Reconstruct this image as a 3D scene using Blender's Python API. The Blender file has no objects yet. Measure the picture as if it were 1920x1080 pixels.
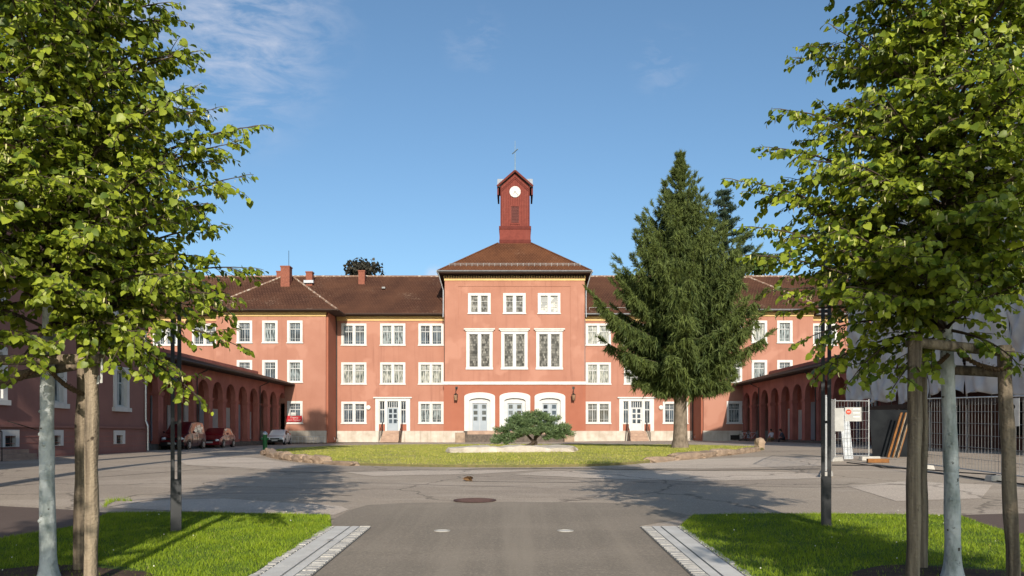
import bpy, bmesh, math, random
import numpy as np
from mathutils import Vector, Matrix

R = math.radians
random.seed(7)
rng = np.random.default_rng(11)
scene = bpy.context.scene
COL = scene.collection

# ------------------------------------------------------------------ camera, sky, sun, exposure
F, CX, CY, EYE = 1400.0, 965.0, 812.0, 1.7      # focal length and principal point in photo pixels, eye height
cam = bpy.data.cameras.new("Camera")
camo = bpy.data.objects.new("Camera", cam)
COL.objects.link(camo)
camo.location = (0, 0, EYE)
camo.rotation_euler = (R(90), 0, 0)
cam.sensor_width = 36
cam.lens = F / 1920 * 36
cam.shift_x = -(CX - 960) / 1920
cam.shift_y = (CY - 540) / 1920
cam.clip_end = 3000
scene.camera = camo

SUN_EL, SUN_AZ = 23.0, 174.4                     # azimuth clockwise from +Y: behind the camera, a little to the right
sun_dir = Vector((math.sin(R(SUN_AZ)) * math.cos(R(SUN_EL)), math.cos(R(SUN_AZ)) * math.cos(R(SUN_EL)), math.sin(R(SUN_EL))))
sl = bpy.data.lights.new("Sun", 'SUN')
sl.energy = 4.6
sl.angle = R(0.53)
sl.color = (1.0, 0.90, 0.76)
so = bpy.data.objects.new("Sun", sl)
COL.objects.link(so)
so.rotation_euler = sun_dir.to_track_quat('Z', 'Y').to_euler()

w = bpy.data.worlds.new("World")
scene.world = w
w.use_nodes = True
nt = w.node_tree
nt.nodes.clear()
N = nt.nodes.new
L = nt.links.new
out = N('ShaderNodeOutputWorld')
bg = N('ShaderNodeBackground')
bg.inputs['Strength'].default_value = 0.112
sky = N('ShaderNodeTexSky')
sky.sky_type = 'NISHITA'
sky.sun_disc = False
sky.sun_elevation = R(SUN_EL)
sky.sun_rotation = R(SUN_AZ)
sky.altitude = 200
sky.air_density = 1.0
sky.dust_density = 1.9
sky.ozone_density = 2.6
tc = N('ShaderNodeTexCoord')
# thin cirrus, laid out by direction in the sky
def cloud_layer(center, radius, scale, rot, lo, hi, gain):
    mp = N('ShaderNodeMapping')
    mp.inputs['Rotation'].default_value = (0, R(rot), 0)
    mp.inputs['Scale'].default_value = scale
    L(tc.outputs['Generated'], mp.inputs['Vector'])
    nz = N('ShaderNodeTexNoise')
    nz.inputs['Scale'].default_value = 5.0
    nz.inputs['Detail'].default_value = 9
    nz.inputs['Roughness'].default_value = 0.62
    nz.inputs['Distortion'].default_value = 0.4
    L(mp.outputs['Vector'], nz.inputs['Vector'])
    mr = N('ShaderNodeMapRange')
    mr.inputs['From Min'].default_value = lo
    mr.inputs['From Max'].default_value = hi
    L(nz.outputs['Fac'], mr.inputs['Value'])
    c = Vector(center).normalized()
    ds = N('ShaderNodeVectorMath'); ds.operation = 'DISTANCE'
    ds.inputs[1].default_value = c
    L(tc.outputs['Generated'], ds.inputs[0])
    fr = N('ShaderNodeMapRange')
    fr.interpolation_type = 'SMOOTHSTEP'
    fr.inputs['From Min'].default_value = radius
    fr.inputs['From Max'].default_value = radius * 0.3
    L(ds.outputs['Value'], fr.inputs['Value'])
    m = N('ShaderNodeMath'); m.operation = 'MULTIPLY'
    L(mr.outputs['Result'], m.inputs[0]); L(fr.outputs['Result'], m.inputs[1])
    g = N('ShaderNodeMath'); g.operation = 'MULTIPLY'; g.inputs[1].default_value = gain
    L(m.outputs[0], g.inputs[0])
    return g.outputs[0]
tn = N('ShaderNodeMixRGB'); tn.blend_type = 'MULTIPLY'; tn.inputs['Fac'].default_value = 1
tn.inputs['Color2'].default_value = (0.94, 1.08, 1.09, 1)
L(sky.outputs['Color'], tn.inputs['Color1'])
prev = tn.outputs['Color']
for args in (((-0.44, 1, 0.60), 0.21, (3, 3, 9), 24, 0.42, 0.8, 0.8),
             ((-0.055, 1, 0.525), 0.05, (5, 5, 14), 15, 0.47, 0.8, 0.16),
             ((0.20, 1, 0.495), 0.05, (5, 5, 14), 15, 0.47, 0.8, 0.18),
             ((-0.107, 1, 0.212), 0.016, (6, 6, 9), 0, 0.35, 0.6, 0.5)):
    fac = cloud_layer(*args)
    mx = N('ShaderNodeMixRGB')
    mx.inputs['Color2'].default_value = (5.2, 5.3, 5.9, 1)
    L(fac, mx.inputs['Fac']); L(prev, mx.inputs['Color1'])
    prev = mx.outputs['Color']
L(prev, bg.inputs['Color'])
L(bg.outputs[0], out.inputs['Surface'])

scene.view_settings.view_transform = 'Standard'
scene.view_settings.look = 'None'
scene.view_settings.exposure = 0.40
scene.view_settings.gamma = 1.0
scene.view_settings.use_curve_mapping = False
scene.cycles.max_bounces = 6
scene.cycles.transparent_max_bounces = 8

# ------------------------------------------------------------------ the lie of the land
def g(x, y):
    """height of the ground: rises gently along the drive, then a flat court that tilts a little to the left"""
    x = np.clip(x, -25, 25); y = np.clip(y, -40, 400)
    a = 1.7 - 0.032 * y
    b = 0.93 - 0.007 * x
    return EYE - 0.5 * (a + b + np.sqrt((a - b) ** 2 + 0.01))
def gi(x, y):
    """top of the raised island lawn"""
    return g(x, y) + 0.03 + 0.19 * np.exp(-((x - 1) ** 2 + (y - 37) ** 2) / 150.0)
def P(px, py, Y):
    return Vector(((px - CX) * Y / F, Y, EYE - (py - CY) * Y / F))
def G(px, py, surf=g):
    lo, hi = 2.0, 400.0
    for _ in range(60):
        m = 0.5 * (lo + hi)
        x = (px - CX) * m / F
        if (EYE - surf(x, m)) * F / m > py - CY: lo = m
        else: hi = m
    x = (px - CX) * lo / F
    return Vector((x, lo, float(surf(x, lo))))

# ------------------------------------------------------------------ materials
def M(name, col, rough=0.75, col2=None, scale=3.0, contrast=(0.35, 0.65), bump=0.0, bscale=40.0, metal=0.0,
      spec=0.3, stretch=(1, 1, 1), speck=None, sscale=200.0, streak=None, coat=0.0):
    m = bpy.data.materials.new(name)
    m.use_nodes = True
    t = m.node_tree
    n = t.nodes.new; l = t.links.new
    b = t.nodes['Principled BSDF']
    b.inputs['Roughness'].default_value = rough
    b.inputs['Metallic'].default_value = metal
    b.inputs['Specular IOR Level'].default_value = spec
    b.inputs['Coat Weight'].default_value = coat
    geo = n('ShaderNodeNewGeometry')
    col2 = col2 or tuple(c * 0.78 for c in col)
    mp = n('ShaderNodeMapping'); mp.inputs['Scale'].default_value = stretch
    l(geo.outputs['Position'], mp.inputs['Vector'])
    nz = n('ShaderNodeTexNoise'); nz.inputs['Scale'].default_value = scale; nz.inputs['Detail'].default_value = 8
    nz.inputs['Roughness'].default_value = 0.6
    l(mp.outputs[0], nz.inputs['Vector'])
    mr = n('ShaderNodeMapRange'); mr.inputs['From Min'].default_value = contrast[0]; mr.inputs['From Max'].default_value = contrast[1]
    l(nz.outputs['Fac'], mr.inputs['Value'])
    mx = n('ShaderNodeMixRGB'); mx.inputs['Color1'].default_value = (*col, 1); mx.inputs['Color2'].default_value = (*col2, 1)
    l(mr.outputs[0], mx.inputs['Fac'])
    c = mx.outputs['Color']
    if streak:                                    # vertical weather streaks
        mp2 = n('ShaderNodeMapping'); mp2.inputs['Scale'].default_value = (2.2, 2.2, 0.12)
        l(geo.outputs['Position'], mp2.inputs['Vector'])
        n2 = n('ShaderNodeTexNoise'); n2.inputs['Scale'].default_value = 1.6; n2.inputs['Detail'].default_value = 6
        l(mp2.outputs[0], n2.inputs['Vector'])
        r2 = n('ShaderNodeMapRange'); r2.inputs['From Min'].default_value = 0.55; r2.inputs['From Max'].default_value = 0.8
        r2.inputs['To Max'].default_value = streak[1]
        l(n2.outputs['Fac'], r2.inputs['Value'])
        m2 = n('ShaderNodeMixRGB'); m2.inputs['Color2'].default_value = (*streak[0], 1)
        l(r2.outputs[0], m2.inputs['Fac']); l(c, m2.inputs['Color1']); c = m2.outputs['Color']
    if speck:                                     # fine grains
        n3 = n('ShaderNodeTexNoise'); n3.inputs['Scale'].default_value = sscale; n3.inputs['Detail'].default_value = 3
        l(geo.outputs['Position'], n3.inputs['Vector'])
        r3 = n('ShaderNodeMapRange'); r3.inputs['From Min'].default_value = speck[1]; r3.inputs['From Max'].default_value = speck[2]
        l(n3.outputs['Fac'], r3.inputs['Value'])
        m3 = n('ShaderNodeMixRGB'); m3.inputs['Color2'].default_value = (*speck[0], 1)
        l(r3.outputs[0], m3.inputs['Fac']); l(c, m3.inputs['Color1']); c = m3.outputs['Color']
    l(c, b.inputs['Base Color'])
    if bump:
        nb = n('ShaderNodeTexNoise'); nb.inputs['Scale'].default_value = bscale; nb.inputs['Detail'].default_value = 5
        l(geo.outputs['Position'], nb.inputs['Vector'])
        bp = n('ShaderNodeBump'); bp.inputs['Strength'].default_value = bump; bp.inputs['Distance'].default_value = 0.02
        l(nb.outputs['Fac'], bp.inputs['Height']); l(bp.outputs[0], b.inputs['Normal'])
    return m

def tile_mat(name, c1, c2, spots):
    """rows of plain roof tiles: brick pattern by height and by run, lichen spots"""
    m = bpy.data.materials.new(name); m.use_nodes = True
    t = m.node_tree; n = t.nodes.new; l = t.links.new
    b = t.nodes['Principled BSDF']; b.inputs['Roughness'].default_value = 0.85; b.inputs['Specular IOR Level'].default_value = 0.06
    geo = n('ShaderNodeNewGeometry')
    sp = n('ShaderNodeSeparateXYZ'); l(geo.outputs['Position'], sp.inputs[0])
    ad = n('ShaderNodeMath'); ad.operation = 'ADD'; l(sp.outputs[0], ad.inputs[0])
    cb = n('ShaderNodeCombineXYZ')
    l(ad.outputs[0], cb.inputs[0])
    mz = n('ShaderNodeMath'); mz.operation = 'MULTIPLY'; mz.inputs[1].default_value = 1.6
    l(sp.outputs[2], mz.inputs[0]); l(mz.outputs[0], cb.inputs[1])
    br = n('ShaderNodeTexBrick')
    br.inputs['Color1'].default_value = (*c1, 1); br.inputs['Color2'].default_value = (*c2, 1)
    br.inputs['Mortar'].default_value = (c1[0] * .45, c1[1] * .45, c1[2] * .45, 1)
    br.inputs['Scale'].default_value = 1.0; br.inputs['Brick Width'].default_value = 0.3; br.inputs['Row Height'].default_value = 0.36
    br.inputs['Mortar Size'].default_value = 0.035; br.inputs['Bias'].default_value = 0.0
    l(cb.outputs[0], br.inputs['Vector'])
    nz = n('ShaderNodeTexNoise'); nz.inputs['Scale'].default_value = 0.35; nz.inputs['Detail'].default_value = 9
    l(geo.outputs['Position'], nz.inputs['Vector'])
    mr = n('ShaderNodeMapRange'); mr.inputs['From Min'].default_value = 0.4; mr.inputs['From Max'].default_value = 0.7; mr.inputs['To Max'].default_value = 0.55
    l(nz.outputs['Fac'], mr.inputs['Value'])
    mx = n('ShaderNodeMixRGB'); mx.blend_type = 'MIX'; mx.inputs['Color2'].default_value = (c1[0] * 1.35, c1[1] * 1.3, c1[2] * 1.15, 1)
    l(mr.outputs[0], mx.inputs['Fac']); l(br.outputs['Color'], mx.inputs['Color1'])
    n2 = n('ShaderNodeTexNoise'); n2.inputs['Scale'].default_value = 5.5; n2.inputs['Detail'].default_value = 2
    l(geo.outputs['Position'], n2.inputs['Vector'])
    n4 = n('ShaderNodeTexNoise'); n4.inputs['Scale'].default_value = 0.3; n4.inputs['Detail'].default_value = 3
    l(geo.outputs['Position'], n4.inputs['Vector'])
    mu = n('ShaderNodeMath'); mu.operation = 'MULTIPLY'; l(n2.outputs['Fac'], mu.inputs[0]); l(n4.outputs['Fac'], mu.inputs[1])
    r2 = n('ShaderNodeMapRange'); r2.inputs['From Min'].default_value = 0.36; r2.inputs['From Max'].default_value = 0.42; r2.inputs['To Max'].default_value = spots
    l(mu.outputs[0], r2.inputs['Value'])
    m2 = n('ShaderNodeMixRGB'); m2.inputs['Color2'].default_value = (0.36, 0.26, 0.19, 1)
    l(r2.outputs[0], m2.inputs['Fac']); l(mx.outputs[0], m2.inputs['Color1'])
    l(m2.outputs[0], b.inputs['Base Color'])
    bp = n('ShaderNodeBump'); bp.inputs['Strength'].default_value = 0.6; bp.inputs['Distance'].default_value = 0.05
    l(br.outputs['Fac'], bp.inputs['Height']); bp.invert = True
    l(bp.outputs[0], b.inputs['Normal'])
    return m

def leaf_mat(name, c1, c2, pale=None, trans=0.35, rough=0.45):
    """leaf colour from the per-leaf tint attribute, with light passing through the blade"""
    m = bpy.data.materials.new(name); m.use_nodes = True
    t = m.node_tree; n = t.nodes.new; l = t.links.new
    b = t.nodes['Principled BSDF']; b.inputs['Roughness'].default_value = rough; b.inputs['Specular IOR Level'].default_value = 0.3
    at = n('ShaderNodeAttribute'); at.attribute_name = 'tint'
    mx = n('ShaderNodeMixRGB'); mx.inputs['Color1'].default_value = (*c1, 1); mx.inputs['Color2'].default_value = (*c2, 1)
    l(at.outputs['Fac'], mx.inputs['Fac'])
    c = mx.outputs[0]
    if pale:
        gt = n('ShaderNodeMath'); gt.operation = 'GREATER_THAN'; gt.inputs[1].default_value = 0.985
        l(at.outputs['Fac'], gt.inputs[0])
        m2 = n('ShaderNodeMixRGB'); m2.inputs['Color2'].default_value = (*pale, 1)
        l(gt.outputs[0], m2.inputs['Fac']); l(c, m2.inputs['Color1']); c = m2.outputs[0]
    l(c, b.inputs['Base Color'])
    tr = n('ShaderNodeBsdfTranslucent')
    br = n('ShaderNodeMixRGB'); br.blend_type = 'MULTIPLY'; br.inputs['Fac'].default_value = 1; br.inputs['Color2'].default_value = (1.3, 1.35, 0.5, 1)
    l(c, br.inputs['Color1']); l(br.outputs[0], tr.inputs['Color'])
    ms = n('ShaderNodeMixShader'); ms.inputs['Fac'].default_value = trans
    o = t.nodes['Material Output']
    l(b.outputs[0], ms.inputs[1]); l(tr.outputs[0], ms.inputs[2]); l(ms.outputs[0], o.inputs['Surface'])
    return m

def glass_mat(name, dark, curtain=None, leaded=False):
    """window glass: dark room with pale reflections painted in, or a curtain, behind a smooth reflecting pane"""
    m = bpy.data.materials.new(name); m.use_nodes = True
    t = m.node_tree; n = t.nodes.new; l = t.links.new
    b = t.nodes['Principled BSDF']; b.inputs['Roughness'].default_value = 0.5
    b.inputs['Coat Weight'].default_value = 0.7; b.inputs['Coat Roughness'].default_value = 0.03
    b.inputs['Specular IOR Level'].default_value = 0.05
    geo = n('ShaderNodeNewGeometry')
    mp = n('ShaderNodeMapping'); mp.inputs['Scale'].default_value = (1, 1, 0.25) if curtain else (1, 1, 1)
    l(geo.outputs['Position'], mp.inputs['Vector'])
    nz = n('ShaderNodeTexNoise'); nz.inputs['Scale'].default_value = 7 if curtain else 0.9; nz.inputs['Detail'].default_value = 4
    l(mp.outputs[0], nz.inputs['Vector'])
    mr = n('ShaderNodeMapRange'); mr.inputs['From Min'].default_value = 0.38; mr.inputs['From Max'].default_value = 0.62
    l(nz.outputs['Fac'], mr.inputs['Value'])
    mx = n('ShaderNodeMixRGB'); mx.inputs['Color1'].default_value = (*dark, 1)
    mx.inputs['Color2'].default_value = (*(curtain or tuple(c * 6 for c in dark)), 1)  # no curtain: paler noise paints varied reflections into the dark
    l(mr.outputs[0], mx.inputs['Fac'])
    c = mx.outputs[0]
    if leaded:
        sp = n('ShaderNodeSeparateXYZ'); l(geo.outputs['Position'], sp.inputs[0])
        cb = n('ShaderNodeCombineXYZ'); l(sp.outputs[0], cb.inputs[0]); l(sp.outputs[2], cb.inputs[1])
        br = n('ShaderNodeTexBrick'); br.inputs['Scale'].default_value = 1; br.inputs['Brick Width'].default_value = .17; br.inputs['Row Height'].default_value = .26
        br.inputs['Mortar Size'].default_value = .012; br.inputs['Bias'].default_value = -.1
        br.inputs['Color1'].default_value = (.04, .04, .038, 1); br.inputs['Color2'].default_value = (.27, .26, .235, 1); br.inputs['Mortar'].default_value = (.02, .02, .02, 1)
        l(cb.outputs[0], br.inputs['Vector'])
        n2 = n('ShaderNodeTexNoise'); n2.inputs['Scale'].default_value = 2.2; n2.inputs['Detail'].default_value = 5
        l(geo.outputs['Position'], n2.inputs['Vector'])
        r5 = n('ShaderNodeMapRange'); r5.inputs['From Min'].default_value = .35; r5.inputs['From Max'].default_value = .65; r5.inputs['To Min'].default_value = .45; r5.inputs['To Max'].default_value = 1.2
        l(n2.outputs['Fac'], r5.inputs['Value'])
        m4 = n('ShaderNodeMixRGB'); m4.blend_type = 'MULTIPLY'; m4.inputs['Fac'].default_value = 1
        l(br.outputs['Color'], m4.inputs['Color1']); l(r5.outputs[0], m4.inputs['Color2'])
        c = m4.outputs[0]
        b.inputs['Coat Weight'].default_value = 0.4; b.inputs['Coat Roughness'].default_value = 0.2
    l(c, b.inputs['Base Color'])
    return m

STUCCO = M('salmon_stucco', (0.352, 0.168, 0.119), 0.9, (0.315, 0.144, 0.10), 0.45, bump=0.12, bscale=25, streak=((0.24, 0.105, 0.075), 0.75), speck=((0.375, 0.185, 0.133), 0.56, 0.62), sscale=0.33)
STUCCO_LOW = M('ground_floor_stucco', (0.315, 0.116, 0.072), 0.9, (0.28, 0.098, 0.06), 0.5, bump=0.12, bscale=25, streak=((0.24, 0.095, 0.068), 0.5))
OLDWALL = M('old_brick_red_stucco', (0.15, 0.06, 0.045), 0.9, (0.09, 0.04, 0.033), 0.7, bump=0.2, bscale=12)
ROSE = M('rose_stucco', (0.27, 0.135, 0.115), 0.9, (0.22, 0.108, 0.094), 0.5, bump=0.12, bscale=25, streak=((0.2, 0.09, 0.075), 0.5))
ARCADE = M('arcade_red_stucco', (0.40, 0.145, 0.11), 0.9, (0.29, 0.10, 0.08), 0.8, bump=0.15, bscale=18, streak=((0.16, 0.06, 0.05), 0.55))
WHITE = M('white_paint', (0.58, 0.57, 0.555), 0.6, (0.50, 0.49, 0.47), 1.2, spec=0.15, streak=((0.40, 0.37, 0.33), 0.5))
SASH = M('white_sash_paint', (0.52, 0.525, 0.525), 0.6, (0.44, 0.45, 0.45), 3, spec=0.15)
GREYDOOR = M('pale_grey_door_paint', (0.32, 0.36, 0.40), 0.6, (0.28, 0.32, 0.36), 2, spec=0.15)
PLINTH = M('whitewashed_plinth', (0.52, 0.475, 0.42), 0.9, (0.37, 0.32, 0.265), 0.9, bump=0.3, bscale=9, streak=((0.24, 0.20, 0.16), 0.7))
OCHRE = M('ochre_cornice', (0.60, 0.42, 0.19), 0.8, (0.53, 0.36, 0.16), 2)
TILE = tile_mat('brown_roof_tiles', (0.084, 0.041, 0.028), (0.064, 0.031, 0.022), 0.25)
TILE2 = tile_mat('tower_roof_tiles', (0.118, 0.051, 0.028), (0.092, 0.040, 0.023), 0.15)
RIDGE = M('ridge_tile', (0.2, 0.12, 0.085), 0.9, (0.42, 0.36, 0.3), 4, (0.5, 0.62))
SOFFIT = M('dark_soffit_boards', (0.05, 0.03, 0.022), 0.8)
ZINC = M('zinc_gutter', (0.20, 0.205, 0.21), 0.5, (0.14, 0.145, 0.15), 4, metal=0.4)
SHEETMETAL = M('pale_sheet_metal', (0.40, 0.42, 0.45), 0.5, (0.32, 0.34, 0.37), 3, metal=0.2)
DARKPIPE = M('dark_downpipe', (0.045, 0.035, 0.032), 0.5)
BRICK = M('chimney_brick', (0.24, 0.085, 0.055), 0.9, (0.17, 0.06, 0.04), 6, bump=0.4, bscale=12)
VERDIGRIS = M('weathered_copper', (0.22, 0.28, 0.28), 0.6, (0.17, 0.22, 0.21), 4)
TOWERRED = M('oxide_red_boards', (0.18, 0.045, 0.034), 0.7, (0.14, 0.034, 0.026), 3, spec=0.1, streak=((0.2, 0.07, 0.055), 0.5))
TRIMRED = M('oxide_red_trim', (0.12, 0.028, 0.022), 0.7, spec=0.1)
LOUVRE = M('dark_red_louvre', (0.10, 0.028, 0.024), 0.7)
CLOCKW = M('clock_enamel', (0.5, 0.5, 0.485), 0.5, (0.46, 0.46, 0.44), 2)
BLACK = M('black_paint', (0.012, 0.012, 0.013), 0.4)
STONE = M('worn_sandstone', (0.34, 0.25, 0.18), 0.9, (0.21, 0.155, 0.115), 2.2, bump=0.5, bscale=10)
STEPSTONE = M('step_stone', (0.40, 0.28, 0.21), 0.9, (0.28, 0.19, 0.145), 2, bump=0.4, bscale=12)
DARKSTONE = M('dark_rubble_stone', (0.13, 0.105, 0.085), 0.95, (0.07, 0.058, 0.05), 4, bump=0.8, bscale=7)
IRON = M('black_iron', (0.03, 0.028, 0.027), 0.45, metal=0.4)
GLASS = glass_mat('dark_window_glass', (0.012, 0.016, 0.02))
GLASS2 = glass_mat('curtained_window_glass', (0.05, 0.065, 0.06), (0.36, 0.36, 0.32))
GLASS3 = glass_mat('half_curtained_glass', (0.02, 0.028, 0.03), (0.22, 0.26, 0.27))
LEADED = glass_mat('leaded_window_glass', (0.1, 0.1, 0.1), leaded=True)
BLIND = M('white_blind', (0.50, 0.48, 0.42), 0.5, (0.22, 0.23, 0.23), 1.6, (0.42, 0.5))
BULB = M('opal_lamp_glass', (0.8, 0.78, 0.72), 0.25)
BANNER = M('red_banner', (0.42, 0.012, 0.02), 0.5)
BARK_WHITE = M('limewashed_bark', (0.50, 0.53, 0.53), 0.9, (0.25, 0.285, 0.27), 8, (0.46, 0.66), bump=1.0, bscale=22, stretch=(1, 1, 0.3), speck=((0.07, 0.06, 0.045), 0.66, 0.71), sscale=13)
BARK = M('brown_bark', (0.075, 0.055, 0.038), 0.9, (0.04, 0.03, 0.022), 9, bump=0.7, bscale=25, stretch=(1, 1, 0.3))
DARKBARK = M('dark_bough_bark', (0.05, 0.04, 0.028), 0.95, (0.03, 0.025, 0.018), 9)
SPRUCEBARK = M('scaly_spruce_bark', (0.20, 0.16, 0.125), 0.95, (0.10, 0.08, 0.062), 7, bump=1.0, bscale=9, stretch=(1, 1, 0.6))
WOOD = M('weathered_stake_wood', (0.28, 0.225, 0.16), 0.9, (0.10, 0.078, 0.058), 16, (0.40, 0.62), bump=0.8, bscale=40, stretch=(1, 1, 0.05), speck=((0.05, 0.035, 0.025), 0.69, 0.75), sscale=9)
ROPE = M('coir_rope', (0.16, 0.105, 0.06), 0.95, (0.08, 0.055, 0.035), 40, bump=0.8, bscale=90)
LAMPBLACK = M('anthracite_lamp_steel', (0.028, 0.030, 0.034), 0.5, (0.04, 0.042, 0.046), 3)
GALV = M('galvanised_steel', (0.55, 0.56, 0.57), 0.4, (0.42, 0.43, 0.44), 8, metal=0.6)
WIRE = M('fence_wire', (0.34, 0.34, 0.34), 0.45, metal=0.5)
CONCRETE = M('grey_concrete', (0.42, 0.40, 0.37), 0.9, (0.30, 0.29, 0.27), 3, bump=0.4, bscale=25)
ORANGE = M('orange_formwork', (0.24, 0.10, 0.025), 0.8, (0.15, 0.065, 0.02), 5)
SHEET = M('grey_scaffold_sheet', (0.60, 0.585, 0.60), 0.7, (0.44, 0.425, 0.44), 0.8, bump=0.5, bscale=3.5)
DARKPANEL = M('dark_plastic_panel', (0.009, 0.010, 0.012), 0.8, (0.018, 0.02, 0.022), 1.5, spec=0.03)
SIGNWHITE = M('sign_white', (0.40, 0.40, 0.385), 0.5)
SIGNRED = M('sign_red', (0.6, 0.06, 0.02), 0.5)
MANHOLE = M('rusty_cast_iron', (0.10, 0.055, 0.05), 0.8, (0.075, 0.045, 0.04), 9, bump=0.5, bscale=40)
GRANITE = M('granite_setts', (0.50, 0.48, 0.45), 0.85, (0.36, 0.345, 0.32), 8, bump=0.6, bscale=30, speck=((0.16, 0.155, 0.15), 0.6, 0.7), sscale=60)
CHANNEL = M('pale_concrete_channel', (0.56, 0.55, 0.53), 0.8, (0.46, 0.45, 0.43), 3, bump=0.2, bscale=60)
GROOVE = M('channel_groove', (0.16, 0.155, 0.15), 0.9)
SOIL = M('dark_mulch', (0.085, 0.05, 0.033), 0.95, (0.045, 0.028, 0.02), 12, bump=1.0, bscale=30)
PALESLAB = M('pale_broken_concrete', (0.50, 0.455, 0.40), 0.9, (0.33, 0.29, 0.24), 1.8, bump=0.5, bscale=6)
GREENPAINT = M('green_enamel', (0.012, 0.11, 0.035), 0.4)
MAROON = M('dark_red_car_paint', (0.075, 0.006, 0.008), 0.3, (0.07, 0.006, 0.008), 1, coat=0.6)
CARRED = M('bright_red_car_paint', (0.16, 0.008, 0.012), 0.3, (0.15, 0.008, 0.012), 1, coat=0.6)
CARWHITE = M('white_car_paint', (0.72, 0.72, 0.72), 0.3, (0.68, 0.68, 0.69), 1, coat=0.8)
CARGLASS = M('car_glass', (0.012, 0.016, 0.018), 0.08, spec=0.6, coat=0.8)
RUBBER = M('tyre_rubber', (0.015, 0.015, 0.016), 0.85)
RIM = M('alloy_rim', (0.45, 0.46, 0.47), 0.35, metal=0.6)
HEADLIGHT = M('headlight_glass', (0.62, 0.66, 0.7), 0.1, coat=1.0)
TAILLIGHT = M('tail_lamp', (0.35, 0.01, 0.01), 0.2)
SKIN = M('skin', (0.42, 0.24, 0.17), 0.6)
CLOTH_PALE = M('pale_shirt', (0.55, 0.52, 0.55), 0.9)
CLOTH_KHAKI = M('khaki_trousers', (0.26, 0.18, 0.08), 0.9)
CLOTH_DARK = M('slate_jacket', (0.05, 0.06, 0.085), 0.9)
CLOTH_BLACK = M('black_trousers', (0.015, 0.014, 0.018), 0.9)
HAIR = M('dark_hair', (0.02, 0.013, 0.01), 0.7)
LIME_LEAF = leaf_mat('lime_leaf', (0.042, 0.085, 0.008), (0.315, 0.365, 0.034), (0.58, 0.55, 0.26), 0.26, 0.45)
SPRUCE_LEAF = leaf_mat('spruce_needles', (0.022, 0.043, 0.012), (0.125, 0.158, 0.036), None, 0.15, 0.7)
JUNIPER_LEAF = leaf_mat('juniper_needles', (0.06, 0.11, 0.05), (0.20, 0.27, 0.115), None, 0.15, 0.6)
COPPER_LEAF = leaf_mat('copper_beech_leaf', (0.018, 0.018, 0.013), (0.045, 0.040, 0.026), None, 0.15, 0.6)
PINE_LEAF = leaf_mat('dark_pine_needles', (0.022, 0.045, 0.028), (0.05, 0.078, 0.04), None, 0.1, 0.6)
MAPLE_LEAF = leaf_mat('green_tree_leaf', (0.04, 0.075, 0.015), (0.09, 0.14, 0.03), None, 0.3, 0.6)
GRASS_LEAF = leaf_mat('grass_blade', (0.075, 0.145, 0.006), (0.28, 0.36, 0.018), (0.38, 0.33, 0.12), 0.12, 0.6)
DRYGRASS_LEAF = leaf_mat('dry_grass_blade', (0.20, 0.25, 0.03), (0.47, 0.43, 0.11), (0.55, 0.45, 0.2), 0.3, 0.7)
LAWNBASE = M('lawn_soil_and_grass', (0.075, 0.125, 0.015), 0.95, (0.045, 0.07, 0.015), 7, bump=0.8, bscale=30)
ISLANDBASE = M('worn_lawn', (0.28, 0.285, 0.055), 0.95, (0.46, 0.37, 0.15), 0.55, (0.40, 0.68), bump=0.8, bscale=20, speck=((0.12, 0.15, 0.025), 0.5, 0.66), sscale=9)
PETAL = M('clover_petals', (0.72, 0.7, 0.64), 0.8)
DEADLEAF = M('dry_brown_leaf', (0.16, 0.09, 0.04), 0.8)

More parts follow.
